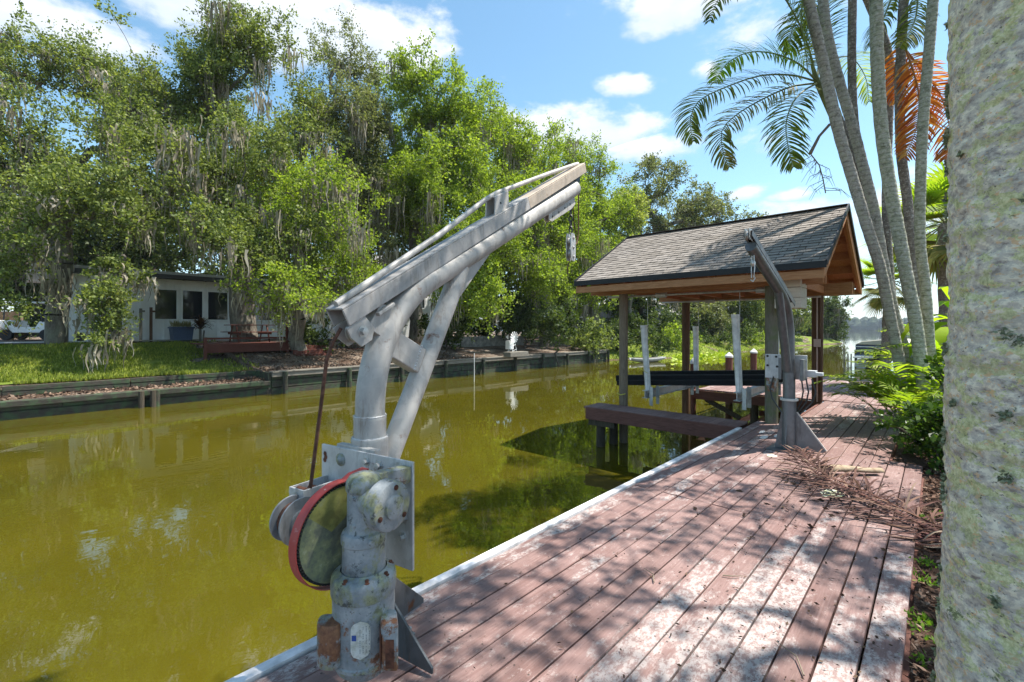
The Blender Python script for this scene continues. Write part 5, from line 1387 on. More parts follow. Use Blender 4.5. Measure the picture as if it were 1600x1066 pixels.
def frond(pts, ln, mat, parent, seed=0, n=46, w=.016, droop=.9, nmul=1.45, wmul=.62, face=None, start=.14, r=.016, stem=None, name='frond', vee=.35, jit=.12):
    rng = np.random.default_rng(seed); Rc = cat(pts, 60); V = []; Q = []; b = 0; n = int(n*nmul); w = w*wmul; ln = ln*1.1
    for i in range(n):
        f = start+(1-start)*i/(n-1); k = min(59, int(f*60)); p = Rc[k]; T = Rc[min(60, k+1)]-Rc[max(0, k-1)]; T /= np.linalg.norm(T)+1e-9
        nrm = np.array(face if face is not None else (0, 0, 1.)); nrm = nrm-T*nrm.dot(T); nl_ = np.linalg.norm(nrm)
        nrm = nrm/nl_ if nl_ > .05 else np.array([0, 1., 0]); S = np.cross(T, nrm)
        prof = (math.sin(PI*min(1, max(.0, (f-start)/(1-start)*.86+.12)))**.6)
        for sg in (-1, 1):
            if rng.random() < .04: continue
            fw = .55+.5*f+rng.normal()*jit; d = S*sg+T*fw*.85+nrm*vee*rng.uniform(.4, 1.2)+rng.normal(size=3)*jit*.6; d /= np.linalg.norm(d)
            L_ = ln*prof*rng.uniform(.82, 1.08); seg = 5; q = p.copy(); ww = w*rng.uniform(.8, 1.2)
            sd_ = np.cross(d, nrm); sd_ /= np.linalg.norm(sd_)+1e-9
            dr = droop*rng.uniform(.6, 1.3)
            for s in range(seg+1):
                g_ = s/seg
                if s:
                    d = d+np.array([0, 0, -1.])*dr*.42*g_; d /= np.linalg.norm(d); q = q+d*L_/seg
                wd = ww*(.45+.55*math.sin(PI*min(1, g_*.9+.12)))*(1 if g_ < .99 else .12)
                V.append(q-sd_*wd); V.append(q+sd_*wd)
            for s in range(seg): Q.append((b+2*s, b+2*s+1, b+2*s+3, b+2*s+2))
            b += 2*(seg+1)
    o = npmesh(name, V, Q, mat, parent, smooth=True)
    m = MB().tube([tuple(q) for q in Rc[::4]], [r*(1-.8*i/15) for i in range(len(Rc[::4]))], 7).build('rachis', stem or STEM, o)
    return o
def m_ringed(name, stops, ring=9):
    t = MT(name, .9, 0, .15); n1_ = t.noise(7, 6, .65, t.vec((1, 1, 1.3))); wv = t.n('ShaderNodeTexWave', wave_type='BANDS', bands_direction='Z'); wv.inputs['Scale'].default_value = ring; wv.inputs['Distortion'].default_value = 1.4; wv.inputs['Detail'].default_value = 3; t.l(t.vec(), wv.inputs[0])
    n1_ = t.noise(16, 7, .72, t.vec((1, 1, 1.5), loc=(ring, 2, 0)), .4)
    c = t.ramp(n1_, stops); c = t.mix(t.ramp(wv.outputs[0], [(.0, .4), (.18, 0)]), c, (.10, .095, .08))
    c = t.mix(t.ramp(t.noise(26, 6, .75), [(.52, 0), (.64, .75)]), c, (.56, .54, .50))
    c = t.mix(t.ramp(t.noise(11, 6, .7, t.vec(loc=(5, 5, 5))), [(.56, 0), (.66, .7)]), c, (.10, .10, .07))
    t.color(c).bump(t.math('ADD', t.math('MULTIPLY', wv.outputs[0], .4), t.math('MULTIPLY', t.noise(40, 5, .7), .9)), .8, .008); return t.m
RING = m_ringed('palm_trunk', [(.32, (.17, .16, .14)), (.5, (.38, .36, .32)), (.66, (.36, .38, .27))], 4.5)
RINGG = m_ringed('green_palm_trunk', [(.32, (.15, .17, .10)), (.5, (.36, .37, .27)), (.66, (.47, .45, .39))], 4.6)
RINGD = m_ringed('dark_palm_trunk', [(.32, (.09, .08, .07)), (.5, (.21, .18, .155)), (.66, (.30, .27, .23))], 4.7)
TR = [  # (px,py) path from crown down, depth top / base, radius, material, label
 ([(1255, -30), (1270, 31), (1286, 98), (1308, 197), (1331, 276), (1355, 355), (1375, 418), (1392, 500), (1412, 598), (1428, 668)], 6.5, 7.0, .072, RING, 'leftmost slender palm trunk of the clump, leaning furthest left at the top'),
 ([(1283, -30), (1292, 51), (1312, 130), (1332, 197), (1346, 250), (1366, 330), (1382, 420), (1404, 515), (1436, 616), (1446, 672)], 7.0, 7.2, .070, RING, 'slender palm trunk running close behind the leftmost one'),
 ([(1332, -30), (1332, 0), (1331, 98), (1334, 180), (1345, 262), (1362, 350), (1376, 430), (1398, 530), (1420, 640), (1424, 662)], 7.5, 7.5, .060, RINGD, 'thin straight-topped palm trunk third from the left in the clump'),
 ([(1368, -40), (1369, 0), (1371, 98), (1377, 197), (1391, 296), (1406, 374), (1418, 440), (1430, 500), (1446, 616), (1456, 684)], 6.5, 6.6, .080, RINGG, 'thickest green-grey palm trunk in the middle of the clump'),
 ([(1352, -10), (1389, 90), (1388, 197), (1385, 315), (1389, 418), (1400, 520), (1426, 640), (1434, 658)], 8.1, 7.7, .066, RINGD, 'dark palm trunk just left behind the thickest one'),
 ([(1414, -30), (1410, 39), (1406, 138), (1408, 236), (1418, 315), (1426, 404), (1436, 500), (1458, 600), (1470, 668)], 7.3, 7.2, .066, RINGD, 'brownish palm trunk carrying the orange dead frond'),
 ([(1461, -40), (1458, 0), (1450, 98), (1442, 197), (1438, 300), (1438, 382), (1446, 450), (1454, 560), (1462, 660), (1463, 680)], 6.7, 6.8, .066, RINGG, 'rightmost slender palm trunk of the clump beside the big trunk')]
CRW = []
for k, (path, dt, db, r_, m_, lab_) in enumerate(TR):
    P_ = []; n = len(path)
    for i, (px_, py_) in enumerate(path):
        P_.append(W(px_, py_, dt+(db-dt)*i/(n-1)))
    P_.reverse(); base = P_[0].copy(); base.z = min(base.z, 0)-.05
    P_ = [base]+P_[1:]; up_ = (P_[-1]-P_[-2]).normalized(); ext = [.9, .4, 1.2, 1.6, .5, 1.0, 1.9][k]
    P_.append(P_[-1]+up_*ext)
    C_ = [Vector(q) for q in cat([tuple(q) for q in P_], 90)]
    root = empty('palm_tree', base, lab_, 'palm', 'slender palms of the clump')
    rr = []
    for i, q in enumerate(C_):
        f = i/90; rr.append(r_*(1.28-.28*min(1, f*6))*(1+.03*math.sin(i*2.1)))
    rel(MB().tube(C_, rr, 18).build('trunk', m_, None, smooth=60), root)
    top = C_[-1]; up_ = (C_[-1]-C_[-3]).normalized()
    cs = MB().tube([top, top+up_*.25, top+up_*.75, top+up_*.95], [r_*.95, r_*1.25, r_*.75, r_*.4], 16).build('crownshaft', CROWNS); rel(cs, root)
    CRW.append((top+up_*.9, root))
for k, (c_, root) in enumerate(CRW):
    rng = np.random.default_rng(40+k)
    for j in range(7):
        a = j*2*PI/7+k*.7+rng.normal()*.2
        if math.cos(a-2.6) > (.1 if k < 3 else .5): continue
        e_ = rng.uniform(.35, 1.25); L_ = rng.uniform(1.5, 2.1); pts = [c_]; p = np.array(c_)
        for s in range(1, 6):
            ee = e_-1.9*(s/5)**1.4; p = p+np.array([math.cos(a)*math.cos(ee), math.sin(a)*math.cos(ee), math.sin(ee)])*L_/5; pts.append(tuple(p))
        rel(frond([tuple(q) for q in pts], .48, PALM if j % 3 else PALMW, None, 900+k*10+j, n=38, w=.017, droop=.9), root)
# fronds that hang into the picture, belonging to a palm just behind the leftmost trunk
D6 = 7.3
hp = empty('palm_tree', G(1428, 7.5, -.05), 'half hidden palm behind the leftmost trunk whose fronds arch left over the boathouse', 'palm', 'slender palms of the clump')
P_ = [W(px_, py_, d_) for px_, py_, d_ in [(1426, 664, 7.3), (1402, 540, 7.3), (1372, 400, 7.3), (1336, 255, 7.3), (1310, 185, 7.3)]]; P_[0].z = -.05
C_ = [Vector(q) for q in cat([tuple(q) for q in P_], 60)]
rel(MB().tube(C_, .062, 16).build('trunk', RINGD, None, smooth=60), hp)
rel(MB().tube([W(1310, 188, 7.3), W(1303, 175, 7.3), W(1290, 150, 7.28), W(1277, 128, 7.25), W(1268, 100, 7.2)], [.065, .085, .07, .045, .02], 14).build('crownshaft', CROWNS), hp)
def fr(path, ln, mat, seed, **kw):
    pts = [tuple(W(*q)) for q in path]; o = frond(pts, ln, mat, None, seed, **kw); rel(o, hp); return o
view = tuple((Vector((0, 0, 1.5))-W(1200, 180, 7.2)).normalized()*.75+Vector((0, 0, .65)))
fr([(1277, 128, 7.25), (1248, 100, 7.1), (1210, 84, 7.0), (1170, 82, 6.8), (1135, 100, 6.7), (1116, 130, 6.65)], .40, PALM_LIT, 1, face=view, w=.019, droop=.8, n=48)
fr([(1277, 128, 7.25), (1240, 118, 7.1), (1190, 118, 6.8), (1135, 136, 6.5), (1092, 158, 6.4), (1078, 190, 6.4), (1084, 222, 6.4)], .40, PALM, 2, face=view, w=.016, droop=.9, n=56)
fr([(1277, 130, 7.25), (1235, 136, 7.3), (1190, 156, 7.3), (1150, 180, 7.2), (1128, 205, 7.1), (1130, 238, 7.1), (1140, 262, 7.1)], .36, PALMW, 3, face=view, w=.016, droop=.9, n=52)
fr([(1277, 130, 7.25), (1256, 142, 6.9), (1238, 162, 6.7), (1228, 195, 6.6), (1232, 232, 6.5), (1240, 262, 6.5)], .42, PALM, 4, face=view, w=.017, droop=.7, n=48)
fr([(1277, 128, 7.25), (1262, 70, 7.2), (1240, 20, 7.0), (1210, -20, 6.7), (1165, -30, 6.5), (1125, -5, 6.4), (1108, 35, 6.4)], .40, PALM, 5, face=view, w=.016, n=60)
fr([(1277, 126, 7.25), (1282, 70, 7.6), (1290, 10, 7.9), (1310, -30, 8.2)], .45, PALM, 6, w=.017, n=44)
fr([(1278, 128, 7.25), (1300, 95, 7.8), (1330, 90, 8.3), (1352, 120, 8.6), (1358, 160, 8.7)], .38, PALM, 7, w=.015, n=40)
fr([(1262, -30, 6.6), (1252, 20, 6.5), (1256, 60, 6.45), (1262, 110, 6.4)], .42, PALM, 8, face=(1, 0, .2), n=40, droop=1.2)
fr([(1300, -40, 7.6), (1268, 0, 7.4), (1240, 40, 7.3), (1232, 85, 7.3)], .40, PALM, 9, face=(.4, -.5, .6), n=40, droop=1.2)
fr([(1400, -20, 7.6), (1380, 30, 7.5), (1362, 70, 7.5)], .38, PALM, 10, n=36, droop=1.1)
fr([(1435, -30, 7.2), (1430, 30, 7.1), (1405, 75, 7.0)], .38, PALM, 13, n=36, droop=1.1, face=(.4, -.5, .6))
# dead orange fronds
op = CRW[5][1]
def fo(path, ln, mat, seed, **kw):
    o = frond([tuple(W(*q)) for q in path], ln, mat, None, seed, **kw); rel(o, op); tag(o, 'orange dead frond'); return o
vf = tuple((Vector((0, 0, 1.5))-W(1420, 180, 7.2)).normalized())
fo([(1409, 60, 7.15), (1425, 105, 7.0), (1436, 150, 6.95), (1432, 200, 6.95), (1414, 248, 6.95)], .40, ORNG, 21, face=vf, w=.020, droop=.6, n=44, stem=STEMO, start=.2)
fo([(1409, 70, 7.3), (1440, 110, 7.3), (1470, 150, 7.3), (1486, 215, 7.3), (1480, 250, 7.3)], .42, ORNG, 22, face=vf, w=.018, droop=.8, n=40, stem=STEMO, start=.1)
fo([(1409, 60, 7.4), (1398, 110, 7.5), (1400, 160, 7.5)], .34, ORNG, 23, face=vf, w=.016, droop=.9, n=26, stem=STEMO)
# dry flower stalk
mb = MB(); TW = simple('dry_twig', (.22, .17, .12), .8); rs = random.Random(8)
mb.tube([W(1296, 195, 7.3), W(1280, 213, 7.2), W(1266, 240, 7.1)], [.022, .02, .026], 8)
st = W(1266, 240, 7.1); ax = [W(1266, 240, 7.1), W(1280, 258, 7.1), W(1286, 280, 7.1), (W(1290, 302, 7.1))]
mb.tube(ax, .008, 6)
for k in range(16):
    f = k/16; p = Vector(cat([tuple(q) for q in ax], 16)[k]); a = rs.uniform(0, 6.3); l = rs.uniform(.12, .26); q = p+Vector((math.cos(a)*l, math.sin(a)*l, -.06)); q2 = q+Vector((math.cos(a+.4)*l*.5, math.sin(a+.4)*l*.5, -.14))
    mb.tube([p, q, q2], [.005, .004, .002], 5)
    for j in range(3):
        s_ = p.lerp(q, .4+.25*j); mb.tube([s_, s_+Vector((rs.uniform(-.1, .1), rs.uniform(-.1, .1), rs.uniform(-.14, .02)))], [.003, .0015], 4)
rel(mb.build('flower_stalk', TW), hp)

# low areca fronds and shrubs round the palm feet
ar = empty('areca_palm', (-.35, 7.9, -.03), 'low bright lime-green feathery palm shoots at the foot of the palm clump, over the deck', 'plant')
rng = np.random.default_rng(77)
for k in range(34):
    a = rng.uniform(1.9, 4.9) if k < 25 else rng.uniform(0, 6.3); e_ = rng.uniform(1.15, 1.56); L_ = rng.uniform(.9, 1.7); p = np.array([-.22+rng.normal()*.12, 9.0+rng.normal()*.5, 0.02]); pts = [tuple(p)]
    for s in range(1, 6):
        ee = e_-1.5*(s/5)**1.5; p = p+np.array([math.cos(a)*math.cos(ee), math.sin(a)*math.cos(ee), math.sin(ee)])*L_/5; pts.append(tuple(p))
    rel(frond(pts, .27, LIME, None, 300+k, n=22, w=.014, droop=.5, start=.3, r=.007, nmul=1, wmul=1), ar)
sh = [((-.10, 7.25, .34), (.36, .66, .36), 1.2), ((.20, 6.9, .34), (.42, .6, .40), 1.2), ((.35, 7.8, .6), (.4, .6, .5), 1)]
bush('shrub', 'dense dark green leafy shrub hiding the feet of the palm clump at the deck edge', Vector((.05, 7.6, -.03)), sh, m_leaf('shrub_leaf', [(0, (.02, .045, .01)), (.6, (.05, .10, .015)), (1, (.12, .20, .03))], .35, .4), 141, leaf=.07, cr=.17, spr=6, nl=12, per=1.1)
bush('shrub', 'light green shrub behind the palm trunks by the big trunk', Vector((.7, 10.2, 0)), [((.5, 10.2, .7), (.7, .8, .6), 1.), ((.9, 11, 1.3), (.8, .8, .7), 1.)], LIME, 142, leaf=.16, cr=.35, spr=6, nl=9, per=.9)
ar2 = empty('areca_palm', (.25, 9.2, -.03), 'taller bright lime-green feathery palm shoots between the slender palm trunks', 'plant')
for k in range(26):
    a = rng.uniform(0, 6.3); e_ = rng.uniform(1.15, 1.5); L_ = rng.uniform(1.5, 2.5); p = np.array([.35+rng.normal()*.2, 10.3+rng.normal()*.4, 0.02]); pts = [tuple(p)]
    for s in range(1, 6):
        ee = e_-1.4*(s/5)**1.6; p = p+np.array([math.cos(a)*math.cos(ee), math.sin(a)*math.cos(ee), math.sin(ee)])*L_/5; pts.append(tuple(p))
    rel(frond(pts, .34, LIME, None, 380+k, n=26, w=.016, droop=.5, start=.35, r=.008, nmul=1, wmul=1), ar2)
# broad-leaved banana-like plant behind
bp = empty('banana_plant', (.3, 9.9, 0), 'yellow-green broad-leaved plant glowing between the palm trunks', 'plant')
BAN = m_leaf('broad_leaf', [(0, (.22, .36, .02)), (1, (.42, .52, .04))], .6, .4)
for (c_, ln_, z_) in (((.0, .0), 1.2, 1.6), ((.35, .5), 1.1, 1.2), ((-.25, .6), 1.0, 1.0), ((.1, -.3), .9, .7)):
    o = spiky(12, ln_, .12, z_, bp, BAN, int(z_*10), 'leaf', .7, c_)
MB().cyl((0, 0, 0), (0, 0, 1.6), .06, 10).cyl((.35, .5, 0), (.35, .5, 1.2), .06, 10).build('stem', STEM, bp)
# fan palm behind
def fan_palm(name, label, base, top, r_, nf, ln, mats, seed, lean=0):
    root = empty(name, base, label, 'palm'); rng = np.random.default_rng(seed)
    C_ = [Vector(base).lerp(Vector(top), i/20)+Vector((math.sin(i*.3)*.02, 0, 0)) for i in range(21)]
    rel(MB().tube(C_, [r_*(1.2-.25*i/20)*(1+.04*math.sin(i*2.3)) for i in range(21)], 16).build('trunk', RINGD, None, smooth=60), root)
    for k in range(nf):
        a = 2*PI*k*.381966*1.0+rng.normal()*.1; e_ = 1.25-2.3*(k/nf)+rng.normal()*.1; pl = ln*rng.uniform(.55, .8); d = np.array([math.cos(a)*math.cos(e_), math.sin(a)*math.cos(e_), math.sin(e_)])
        p0 = np.array(top); hub = p0+d*pl; hub[2] -= .12*pl
        S = np.cross(d, [0, 0, 1.]); S /= np.linalg.norm(S)+1e-9; U = np.cross(S, d); V = []; Q = []; b = 0; n = 30
        for i in range(n):
            th_ = (-1.95+3.9*i/(n-1)); q = hub.copy(); dd = d*math.cos(th_)+S*math.sin(th_)+U*.12*abs(math.sin(th_)); L_ = ln*.75*(1-.25*abs(th_)/2)*rng.uniform(.9, 1.05); sd_ = np.cross(dd, U); sd_ /= np.linalg.norm(sd_)+1e-9
            for s in range(6):
                g_ = s/5
                if s: dd = dd+np.array([0, 0, -1.])*.30*g_**2; dd /= np.linalg.norm(dd); q = q+dd*L_/5
                wd = .030*ln*(.5+g_*2 if g_ < .4 else 1.3*(1-g_)+.05); V.append(q-sd_*wd); V.append(q+sd_*wd)
            for s in range(5): Q.append((b+2*s, b+2*s+1, b+2*s+3, b+2*s+2))
            b += 12
        o = npmesh('frond', V, Q, mats[min(len(mats)-1, int(k/nf*len(mats)))], None, smooth=True); rel(o, root)
        MB().tube([tuple(p0), tuple(p0*.5+hub*.5+np.array([0, 0, .03])), tuple(hub)], [.02, .014, .01], 6).build('petiole', STEM, o)
b_ = G(1482, 11.2, 0); t_ = W(1478, 350, 11.2)
fan_palm('fan_palm', 'fan palm with shaggy lime fronds and brown trunk behind the slender palms', b_, t_, .15, 30, 1.25, [LIME, LIME, LIME, PALMW, PALMW], 5)
b_ = G(1500, 15, 0); t_ = W(1492, 340, 15)
fan_palm('fan_palm', 'darker fan palm crown furthest back behind the big trunk', b_, t_, .17, 24, 1.5, [PALM, PALM, LIME], 6)
b_ = G(1380, 14.0, 0.0); t_ = W(1392, 440, 14.0); 
fan_palm('fan_palm', 'lower fan palm with drooping fronds seen left of the slender palm trunks', b_, t_, .12, 22, .95, [LIME, PALMW], 7)

# ------------------------------------------------ big lichen covered trunk
t = MT('lichen_trunk', .95, 0, .1)
v1 = t.vec((1, 1, 1.7)); n1_ = t.noise(24, 8, .70, v1, .3)
n1_ = t.noise(30, 7, .68, t.vec((1, 1, 1.5)), .2)
c = t.ramp(n1_, [(.36, (.30, .27, .26)), (.43, (.46, .42, .41)), (.47, (.58, .54, .51)), (.53, (.64, .60, .55)), (.56, (.80, .76, .68)), (.66, (.88, .84, .74))])
lc = t.noise(17, 8, .74, t.vec((1, 1, 1.45), loc=(4, 1, 0)), .2)
c = t.mix(t.ramp(lc, [(.515, 0), (.535, .85)]), c, t.ramp(t.noise(70, 5, .72), [(.36, (.34, .37, .18)), (.5, (.60, .62, .33)), (.64, (.80, .81, .56))]))
oc = t.noise(40, 6, .70, t.vec((1, 1, 1.5), loc=(9, 3, 1))); c = t.mix(t.ramp(oc, [(.585, 0), (.60, .8)]), c, (.72, .50, .30))
gr = lc
rg = t.n('ShaderNodeTexWave', wave_type='BANDS', bands_direction='Z'); rg.inputs['Scale'].default_value = 2.6; rg.inputs['Distortion'].default_value = 3; rg.inputs['Detail'].default_value = 4; t.l(t.vec(), rg.inputs[0])
c = t.mix(t.ramp(rg.outputs[0], [(0, .30), (.3, 0)]), c, (.30, .24, .21))
hol = t.ramp(t.noise(55, 6, .75, t.vec((1, 1, 1.6), loc=(1, 7, 3))), [(.36, .9), (.375, 0)]); c = t.mix(hol, c, (.07, .06, .055))
mos = t.ramp(t.noise(12, 8, .78, t.vec((1, 1, 1.2), loc=(2, 8, 3))), [(.63, 0), (.645, .85)]); c = t.mix(mos, c, (.14, .17, .08))
c = t.mix(1.0, c, (1.12, 1.05, .93), 'MULTIPLY')
hh = t.math('ADD', t.math('MULTIPLY', n1_, .9), t.math('ADD', t.math('MULTIPLY', gr, .5), t.math('MULTIPLY', t.noise(60, 4, .65), .3)))
t.color(c).bump(hh, .75, .012); TRK = t.m
TX, TY, TRr = .262, 1.92, .235
bt = empty('palm_tree', (TX, TY, -.05), 'huge lichen-spotted palm trunk in the right foreground', 'palm')
vs = []; fs = []; nz_, na = 360, 180
for j in range(nz_+1):
    z = -.05+(4.6+.05)*j/nz_
    fl_ = 1+.42*math.exp(-max(0, z)/.38)*(1 if z < 1.5 else 0)+.03*math.sin(z*1.3)
    for i in range(na):
        a = 2*PI*i/na; p = Vector((math.cos(a)*TRr, math.sin(a)*TRr, z))
        dsp = .010*noise.noise(p*4)+.007*noise.noise(Vector((p.x*16, p.y*16, p.z*30)))+.0045*noise.noise(Vector((p.x*45, p.y*45, p.z*70)))
        dsp += -.004*max(0, math.cos(z*2*PI/.11+1.5*noise.noise(p*3)))**6
        r_ = TRr*fl_+dsp; vs.append((math.cos(a)*r_, math.sin(a)*r_, z))
for j in range(nz_):
    for i in range(na): fs.append((j*na+i, j*na+(i+1) % na, (j+1)*na+(i+1) % na, (j+1)*na+i))
npmesh('trunk', vs, fs, TRK, bt, smooth=True)
# tufts of green foliose lichen on the trunk
TUFT = m_leaf('foliose_lichen', [(0, (.14, .16, .09)), (.5, (.28, .31, .19)), (1, (.45, .47, .32))], .1, .9, (1, 1, 1)); rng = np.random.default_rng(31)
Cn = []; An = []
for k in range(110):
    a = rng.uniform(2.2, 5.2); z = rng.uniform(.3, 2.9); rr_ = rng.uniform(.006, .018); n = int(60*rr_/.02)
    if rng.random() < .4: a = rng.uniform(2.4, 3.3)
    fl_ = 1+.42*math.exp(-max(0, z)/.38)+.03*math.sin(z*1.3); o_ = np.array([math.cos(a), math.sin(a), 0]); u_ = np.array([-math.sin(a), math.cos(a), 0])
    for j in range(n):
        q = rng.normal(size=2)*rr_*.6; Cn.append(o_*(TRr*fl_+.001)+u_*q[0]+np.array([0, 0, z+q[1]])); An.append(o_*rng.uniform(.3, 1)+u_*rng.normal()*.8+np.array([0, 0, rng.normal()*.8]))
V = leaf_quads(np.array(Cn), unit(np.array(An)), rng.uniform(.006, .012, len(Cn)), rng.uniform(.008, .016, len(Cn)), rng)
npmesh('lichen_tufts', V, np.arange(len(V)).reshape(-1, 4), TUFT, bt)
# its crown high above the frame
cs = MB().tube([(0, 0, 4.55), (0, 0, 5.2), (0, 0, 6.2)], [.22, .2, .08], 16).build('crownshaft', CROWNS, bt)
for j in range(11):
    a = j*2*PI/11; e_ = .5+.5*(j % 2); L_ = 2.9; p = np.array([0, 0, 6.1]); pts = [tuple(p)]
    for s in range(1, 6):
        ee = e_-1.7*(s/5)**1.4; p = p+np.array([math.cos(a)*math.cos(ee), math.sin(a)*math.cos(ee), math.sin(ee)])*L_/5; pts.append(tuple(p))
    frond(pts, .6, PALM, bt, 700+j, n=50, w=.02, droop=.9, r=.03)

# tree on the near bank whose branches reach over the dock, above the frame
rng = np.random.default_rng(15)
no = empty('live_oak', (3.2, 5.2, 0), 'oak on the near bank whose branches reach over the dock and dapple its boards', 'tree')
PP = []
for k in range(3000):
    p = np.array([rng.uniform(-.2, 3.4), rng.uniform(2.8, 8.0), rng.uniform(6.0, 7.6)])
    cx_, dd_ = p[0]*CY+p[1]*SY, -p[0]*SY+p[1]*CY
    if dd_ > .5 and (p[2]-1.5)/dd_ < .85 and cx_/dd_ < 1.25: continue
    if noise.noise(Vector(p*1.6+3)) < .02: continue
    PP.append(p)
    if len(PP) >= 230: break
PP = np.array(PP)
o = grow(PP, Vector((3.2, 5.2, 0)), Vector((3.0, 5.0, 5.2)), rng, .13, 'trunk', BARK, None); rel(o, no)
o = crown(PP, rng, OAK, None, .30, .075, 5, 8); rel(o, no)

# ================================================================== things on the dock
def litter(n, seed, name, label, area, smin, smax, mat, hmin=0):
    rng = np.random.default_rng(seed); V = []; Q = []; b = 0
    C = []; A = []
    for k in range(n):
        x, y = area(rng); C.append((x, y, .008+hmin+rng.random()*.006)); a = rng.uniform(0, 6.3); A.append((math.cos(a), math.sin(a), rng.normal()*.12))
    C = np.array(C); A = unit(np.array(A)); s = rng.uniform(smin, smax, n)
    V = leaf_quads(C, A, s*rng.uniform(.25, .6, n), s, rng)
    return tag(npmesh(name, V, np.arange(len(V)).reshape(-1, 4), mat), label, 'debris', kind='stuff')
DEB = m_leaf('litter', [(0, (.03, .018, .012)), (.7, (.085, .048, .03)), (1, (.20, .13, .08))], .05, .9, (1, 1, 1))
def ar1(rng):
    if rng.random() < .45:
        k = rng.integers(0, 13); return -.11-.145*k+rng.normal()*.006, rng.uniform(1.2, 6.5)
    return -.1-abs(rng.normal())*.55, 1.2+abs(rng.normal())*2.2
litter(750, 1, 'leaf_litter', 'scattered dark leaf bits and seeds on the dock boards', ar1, .008, .030, DEB)
litter(200, 2, 'leaf_litter', 'bits of brown frond and husk around the fallen frond', lambda r: (-.75+r.normal()*.35, 5.1+r.normal()*.6), .02, .07, DEB)
CHIP = m_leaf('mulch_chip', [(0, (.035, .018, .012)), (.6, (.13, .07, .045)), (1, (.32, .22, .16))], .0, .9, (1, 1, 1))
rng = np.random.default_rng(5); n = 9000; Y = rng.uniform(1.2, 8, n)**1; X = -.07+np.abs(rng.random(n)**1.5)*1.0; Z = np.array([zright(a, b) for a, b in zip(X, Y)])+rng.random(n)*.025
a = rng.uniform(0, 6.3, n); A = unit(np.stack([np.cos(a), np.sin(a), rng.normal(size=n)*.35], 1)); s = rng.uniform(.02, .07, n)
V = leaf_quads(np.stack([X, Y, Z], 1), A, s*.35, s, rng)
tag(npmesh('mulch_chips', V, np.arange(len(V)).reshape(-1, 4), CHIP), 'dark brown wood chip mulch beside the dock', 'mulch', kind='stuff')
# small weeds
WEED = m_leaf('weed_leaf', [(0, (.08, .16, .02)), (1, (.24, .38, .05))], .4)
for k, (px_, py_, n, lab_) in enumerate([(1440, 970, 60, 'small bright weed in the mulch by the dock, nearest of the weeds'), (1425, 985, 20, 'tiny weed at the dock edge beside the nearest weed'), (1446, 880, 50, 'small weed in the mulch below the end of the fallen frond'), (1448, 910, 40, 'small yellowish weed just above the nearest weed in the mulch'), (1445, 810, 30, 'small weed in the mulch beside the fallen frond, left one'), (1480, 808, 36, 'small weed in the mulch close to the big trunk'), (1430, 1030, 30, 'small weed at the bottom edge beside the dock boards')]):
    d_ = 720*1.52/(py_-513); p = G(px_, d_, 0); p.x = max(p.x, -.06); rng = np.random.default_rng(50+k); C = np.array([[p.x, p.y, -.02]])+rng.normal(size=(n, 3))*np.array([.035, .035, .006])
    A = unit(rng.normal(size=(n, 3))+np.array([0, 0, .9])); V = leaf_quads(C, A, rng.uniform(.012, .02, n), rng.uniform(.02, .045, n), rng)
    tag(npmesh('weed', V, np.arange(len(V)).reshape(-1, 4), WEED), lab_, 'weed', 'weeds in the mulch')
# fallen dead frond
df = empty('dead_palm_frond', (-.8, 5.1, .02), 'dried brown palm frond fallen across the dock, its butt end in the mulch', 'palm frond')
pts = [(.22, 4.30, .05), (.02, 4.45, .05), (-.22, 4.72, .05), (-.50, 4.98, .07), (-.78, 5.20, .08), (-.95, 5.42, .12), (-1.06, 5.62, .20)]
o = frond(pts, .48, DEADF, None, 501, n=42, w=.016, droop=.3, start=.02, r=.02, stem=simple('dead_rachis', (.20, .09, .07), .7), name='leaflets', vee=.15, jit=.35); rel(o, df)
o = frond([(p[0]+.01, p[1]+.02, p[2]+.03) for p in pts], .34, DEADF, None, 502, n=40, w=.012, droop=.9, start=.1, r=.01, stem=RUST, name='leaflets', vee=.9, jit=.5); rel(o, df)
vv = o.data.vertices
for ob in df.children:
    for v in ob.data.vertices:
        if v.co.z < .008: v.co.z = .008+abs(v.co.z)*.04
fanm = MB()
for k in range(12): fanm.beam((.30, 4.24+.008*k, .05+.006*(k % 3)), (-.12+.02*k, 4.52+.028*(k-5), .012+.01*(k % 3)), .014, .004)
rel(fanm.build('rachis', simple('purple_rachis', (.17, .06, .055), .6)), df)
# curled boot sheath
bs = MB(); vs = []; fs = []
a0 = Vector((-.86, 5.62, .0)); b0 = Vector((-.42, 6.02, 0)); u = (b0-a0); L_ = u.length; u.normalize(); v = Vector((-u.y, u.x, 0))
for i in range(21):
    f = i/20; w = .055*(1-.25*f)*(1+.1*math.sin(f*7)); 
    for j in range(11):
        a = -.35*PI+1.7*PI*j/10*.82; q = a0+u*(L_*f)+v*(w*math.cos(a))+Vector((0, 0, .05+w*.75*math.sin(a)+.01*math.sin(f*5))); vs.append(q)
for i in range(20):
    for j in range(10): fs.append((i*11+j, i*11+j+1, (i+1)*11+j+1, (i+1)*11+j))
o = bs.add(vs, fs).build('palm_boot', m_wood('boot', (.20, .13, .08), (.50, .40, .27), (3, 3, 3), bump=.3), None, smooth=60); s_ = o.modifiers.new('solid', 'SOLIDIFY'); s_.thickness = .006
tag(o, 'curled tan palm sheath lying on the dock beyond the dead frond', 'palm sheath')
tw = MB(); rs = random.Random(4)
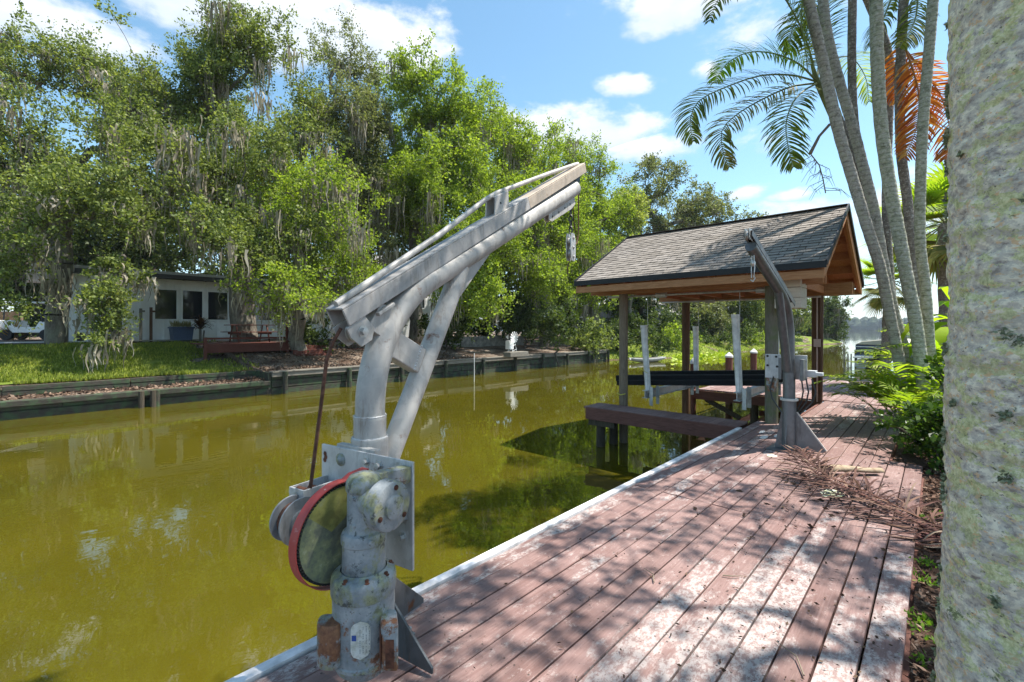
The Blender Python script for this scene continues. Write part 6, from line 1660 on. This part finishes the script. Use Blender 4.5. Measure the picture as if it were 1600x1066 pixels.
for (x_, y_, a, l) in ((-1.22, 2.55, 2.1, .16), (-.95, 2.9, .4, .12), (-.42, 2.3, 2.0, .22), (-1.5, 3.2, .9, .08)):
    tag(MB().tube([(x_, y_, .012), (x_+math.cos(a)*l*.5, y_+math.sin(a)*l*.5, .018), (x_+math.cos(a+.3)*l, y_+math.sin(a+.3)*l, .012)], [.004, .003, .0015], 6).build('twig', TW), 'thin dry twig lying loose on the dock boards', 'twig', 'twigs on the dock')

# ================================================================== pontoon boat on its lift
NAVY = simple('navy_panel', (.02, .035, .075), .35); CANV = simple('beige_cover', (.50, .46, .36), .85)
e = empty('pontoon_boat', (-1.9, 35.0, -.55), 'moored pontoon boat with navy side panels and beige cover, seen past the dock end', 'boat', None, R(-8))
for sx in (-.85, .85): MB().tube([(sx, -2.9, .05), (sx, 2.6, .05), (sx, 3.2, .18)], [.3, .3, .06], 16).build('pontoon', ALU, e)
MB().bx(-1.22, 1.22, -2.9, 3.0, .36, .46).build('platform', WHITEW, e, bevel=.01)
mb = MB()
for sx in (-1.18, 1.18): mb.bx(sx-.02, sx+.02, -2.5, 2.8, .50, 1.12)
mb.bx(-1.16, 1.16, -2.5, -2.46, .50, 1.12); mb.bx(-1.16, 1.16, 2.76, 2.8, .50, 1.12); mb.build('side_panel', NAVY, e, bevel=.01)
mb = MB()
for z_ in (.5, .78, 1.0): 
    mb.bx(-1.21, 1.21, -2.53, -2.505, z_-.02, z_+.02)
    for sx in (-1.21, 1.21): mb.bx(sx-.01, sx+.01, -2.5, 2.8, z_-.02, z_+.02)
mb.build('trim', WHITEW, e, bevel=.003)
MB().prism([(-1.22, 1.12), (1.22, 1.12), (.9, 1.30), (0, 1.42), (-.9, 1.30)], 5.3, (0, .15, 0), (1, 0, 0), (0, 0, 1)).build('cover', CANV, e, bevel=.04)
MB().bx(-.22, .22, -3.25, -2.75, .15, .95).bx(-.1, .1, -3.2, -2.95, -.5, .15).build('outboard_motor', BLK, e, bevel=.05)
e = empty('boat_lift', (-1.9, 35.2, -.74), 'dark cradle lift with posts holding the pontoon boat', 'boat lift')
for sx in (-1.55, 1.55):
    for sy in (-2.2, 2.2): MB().tube([(sx, sy, -2), (sx, sy, 1.0)], .07, 9).build('post', PILE, e)
MB().bx(-1.5, 1.5, -2.25, -2.15, -.12, .0).bx(-1.5, 1.5, 2.15, 2.25, -.12, .0).build('crossbeam', DKM, e)

# ================================================================== air over the lake
hz_m = bpy.data.materials.new('air'); hz_m.use_nodes = True; q = hz_m.node_tree; q.nodes.clear()
pv = q.nodes.new('ShaderNodeVolumePrincipled'); pv.inputs['Color'].default_value = (.78, .88, 1, 1); pv.inputs['Density'].default_value = .00022; pv.inputs['Anisotropy'].default_value = 0
om = q.nodes.new('ShaderNodeOutputMaterial'); q.links.new(pv.outputs[0], om.inputs['Volume'])
o = MB().bx(-2990, 2990, -390, 1400, WL-4, 40).build('haze', hz_m, smooth=0); tag(o, kind='stuff', label='thin pale air haze over the canal and lake', cat='haze')
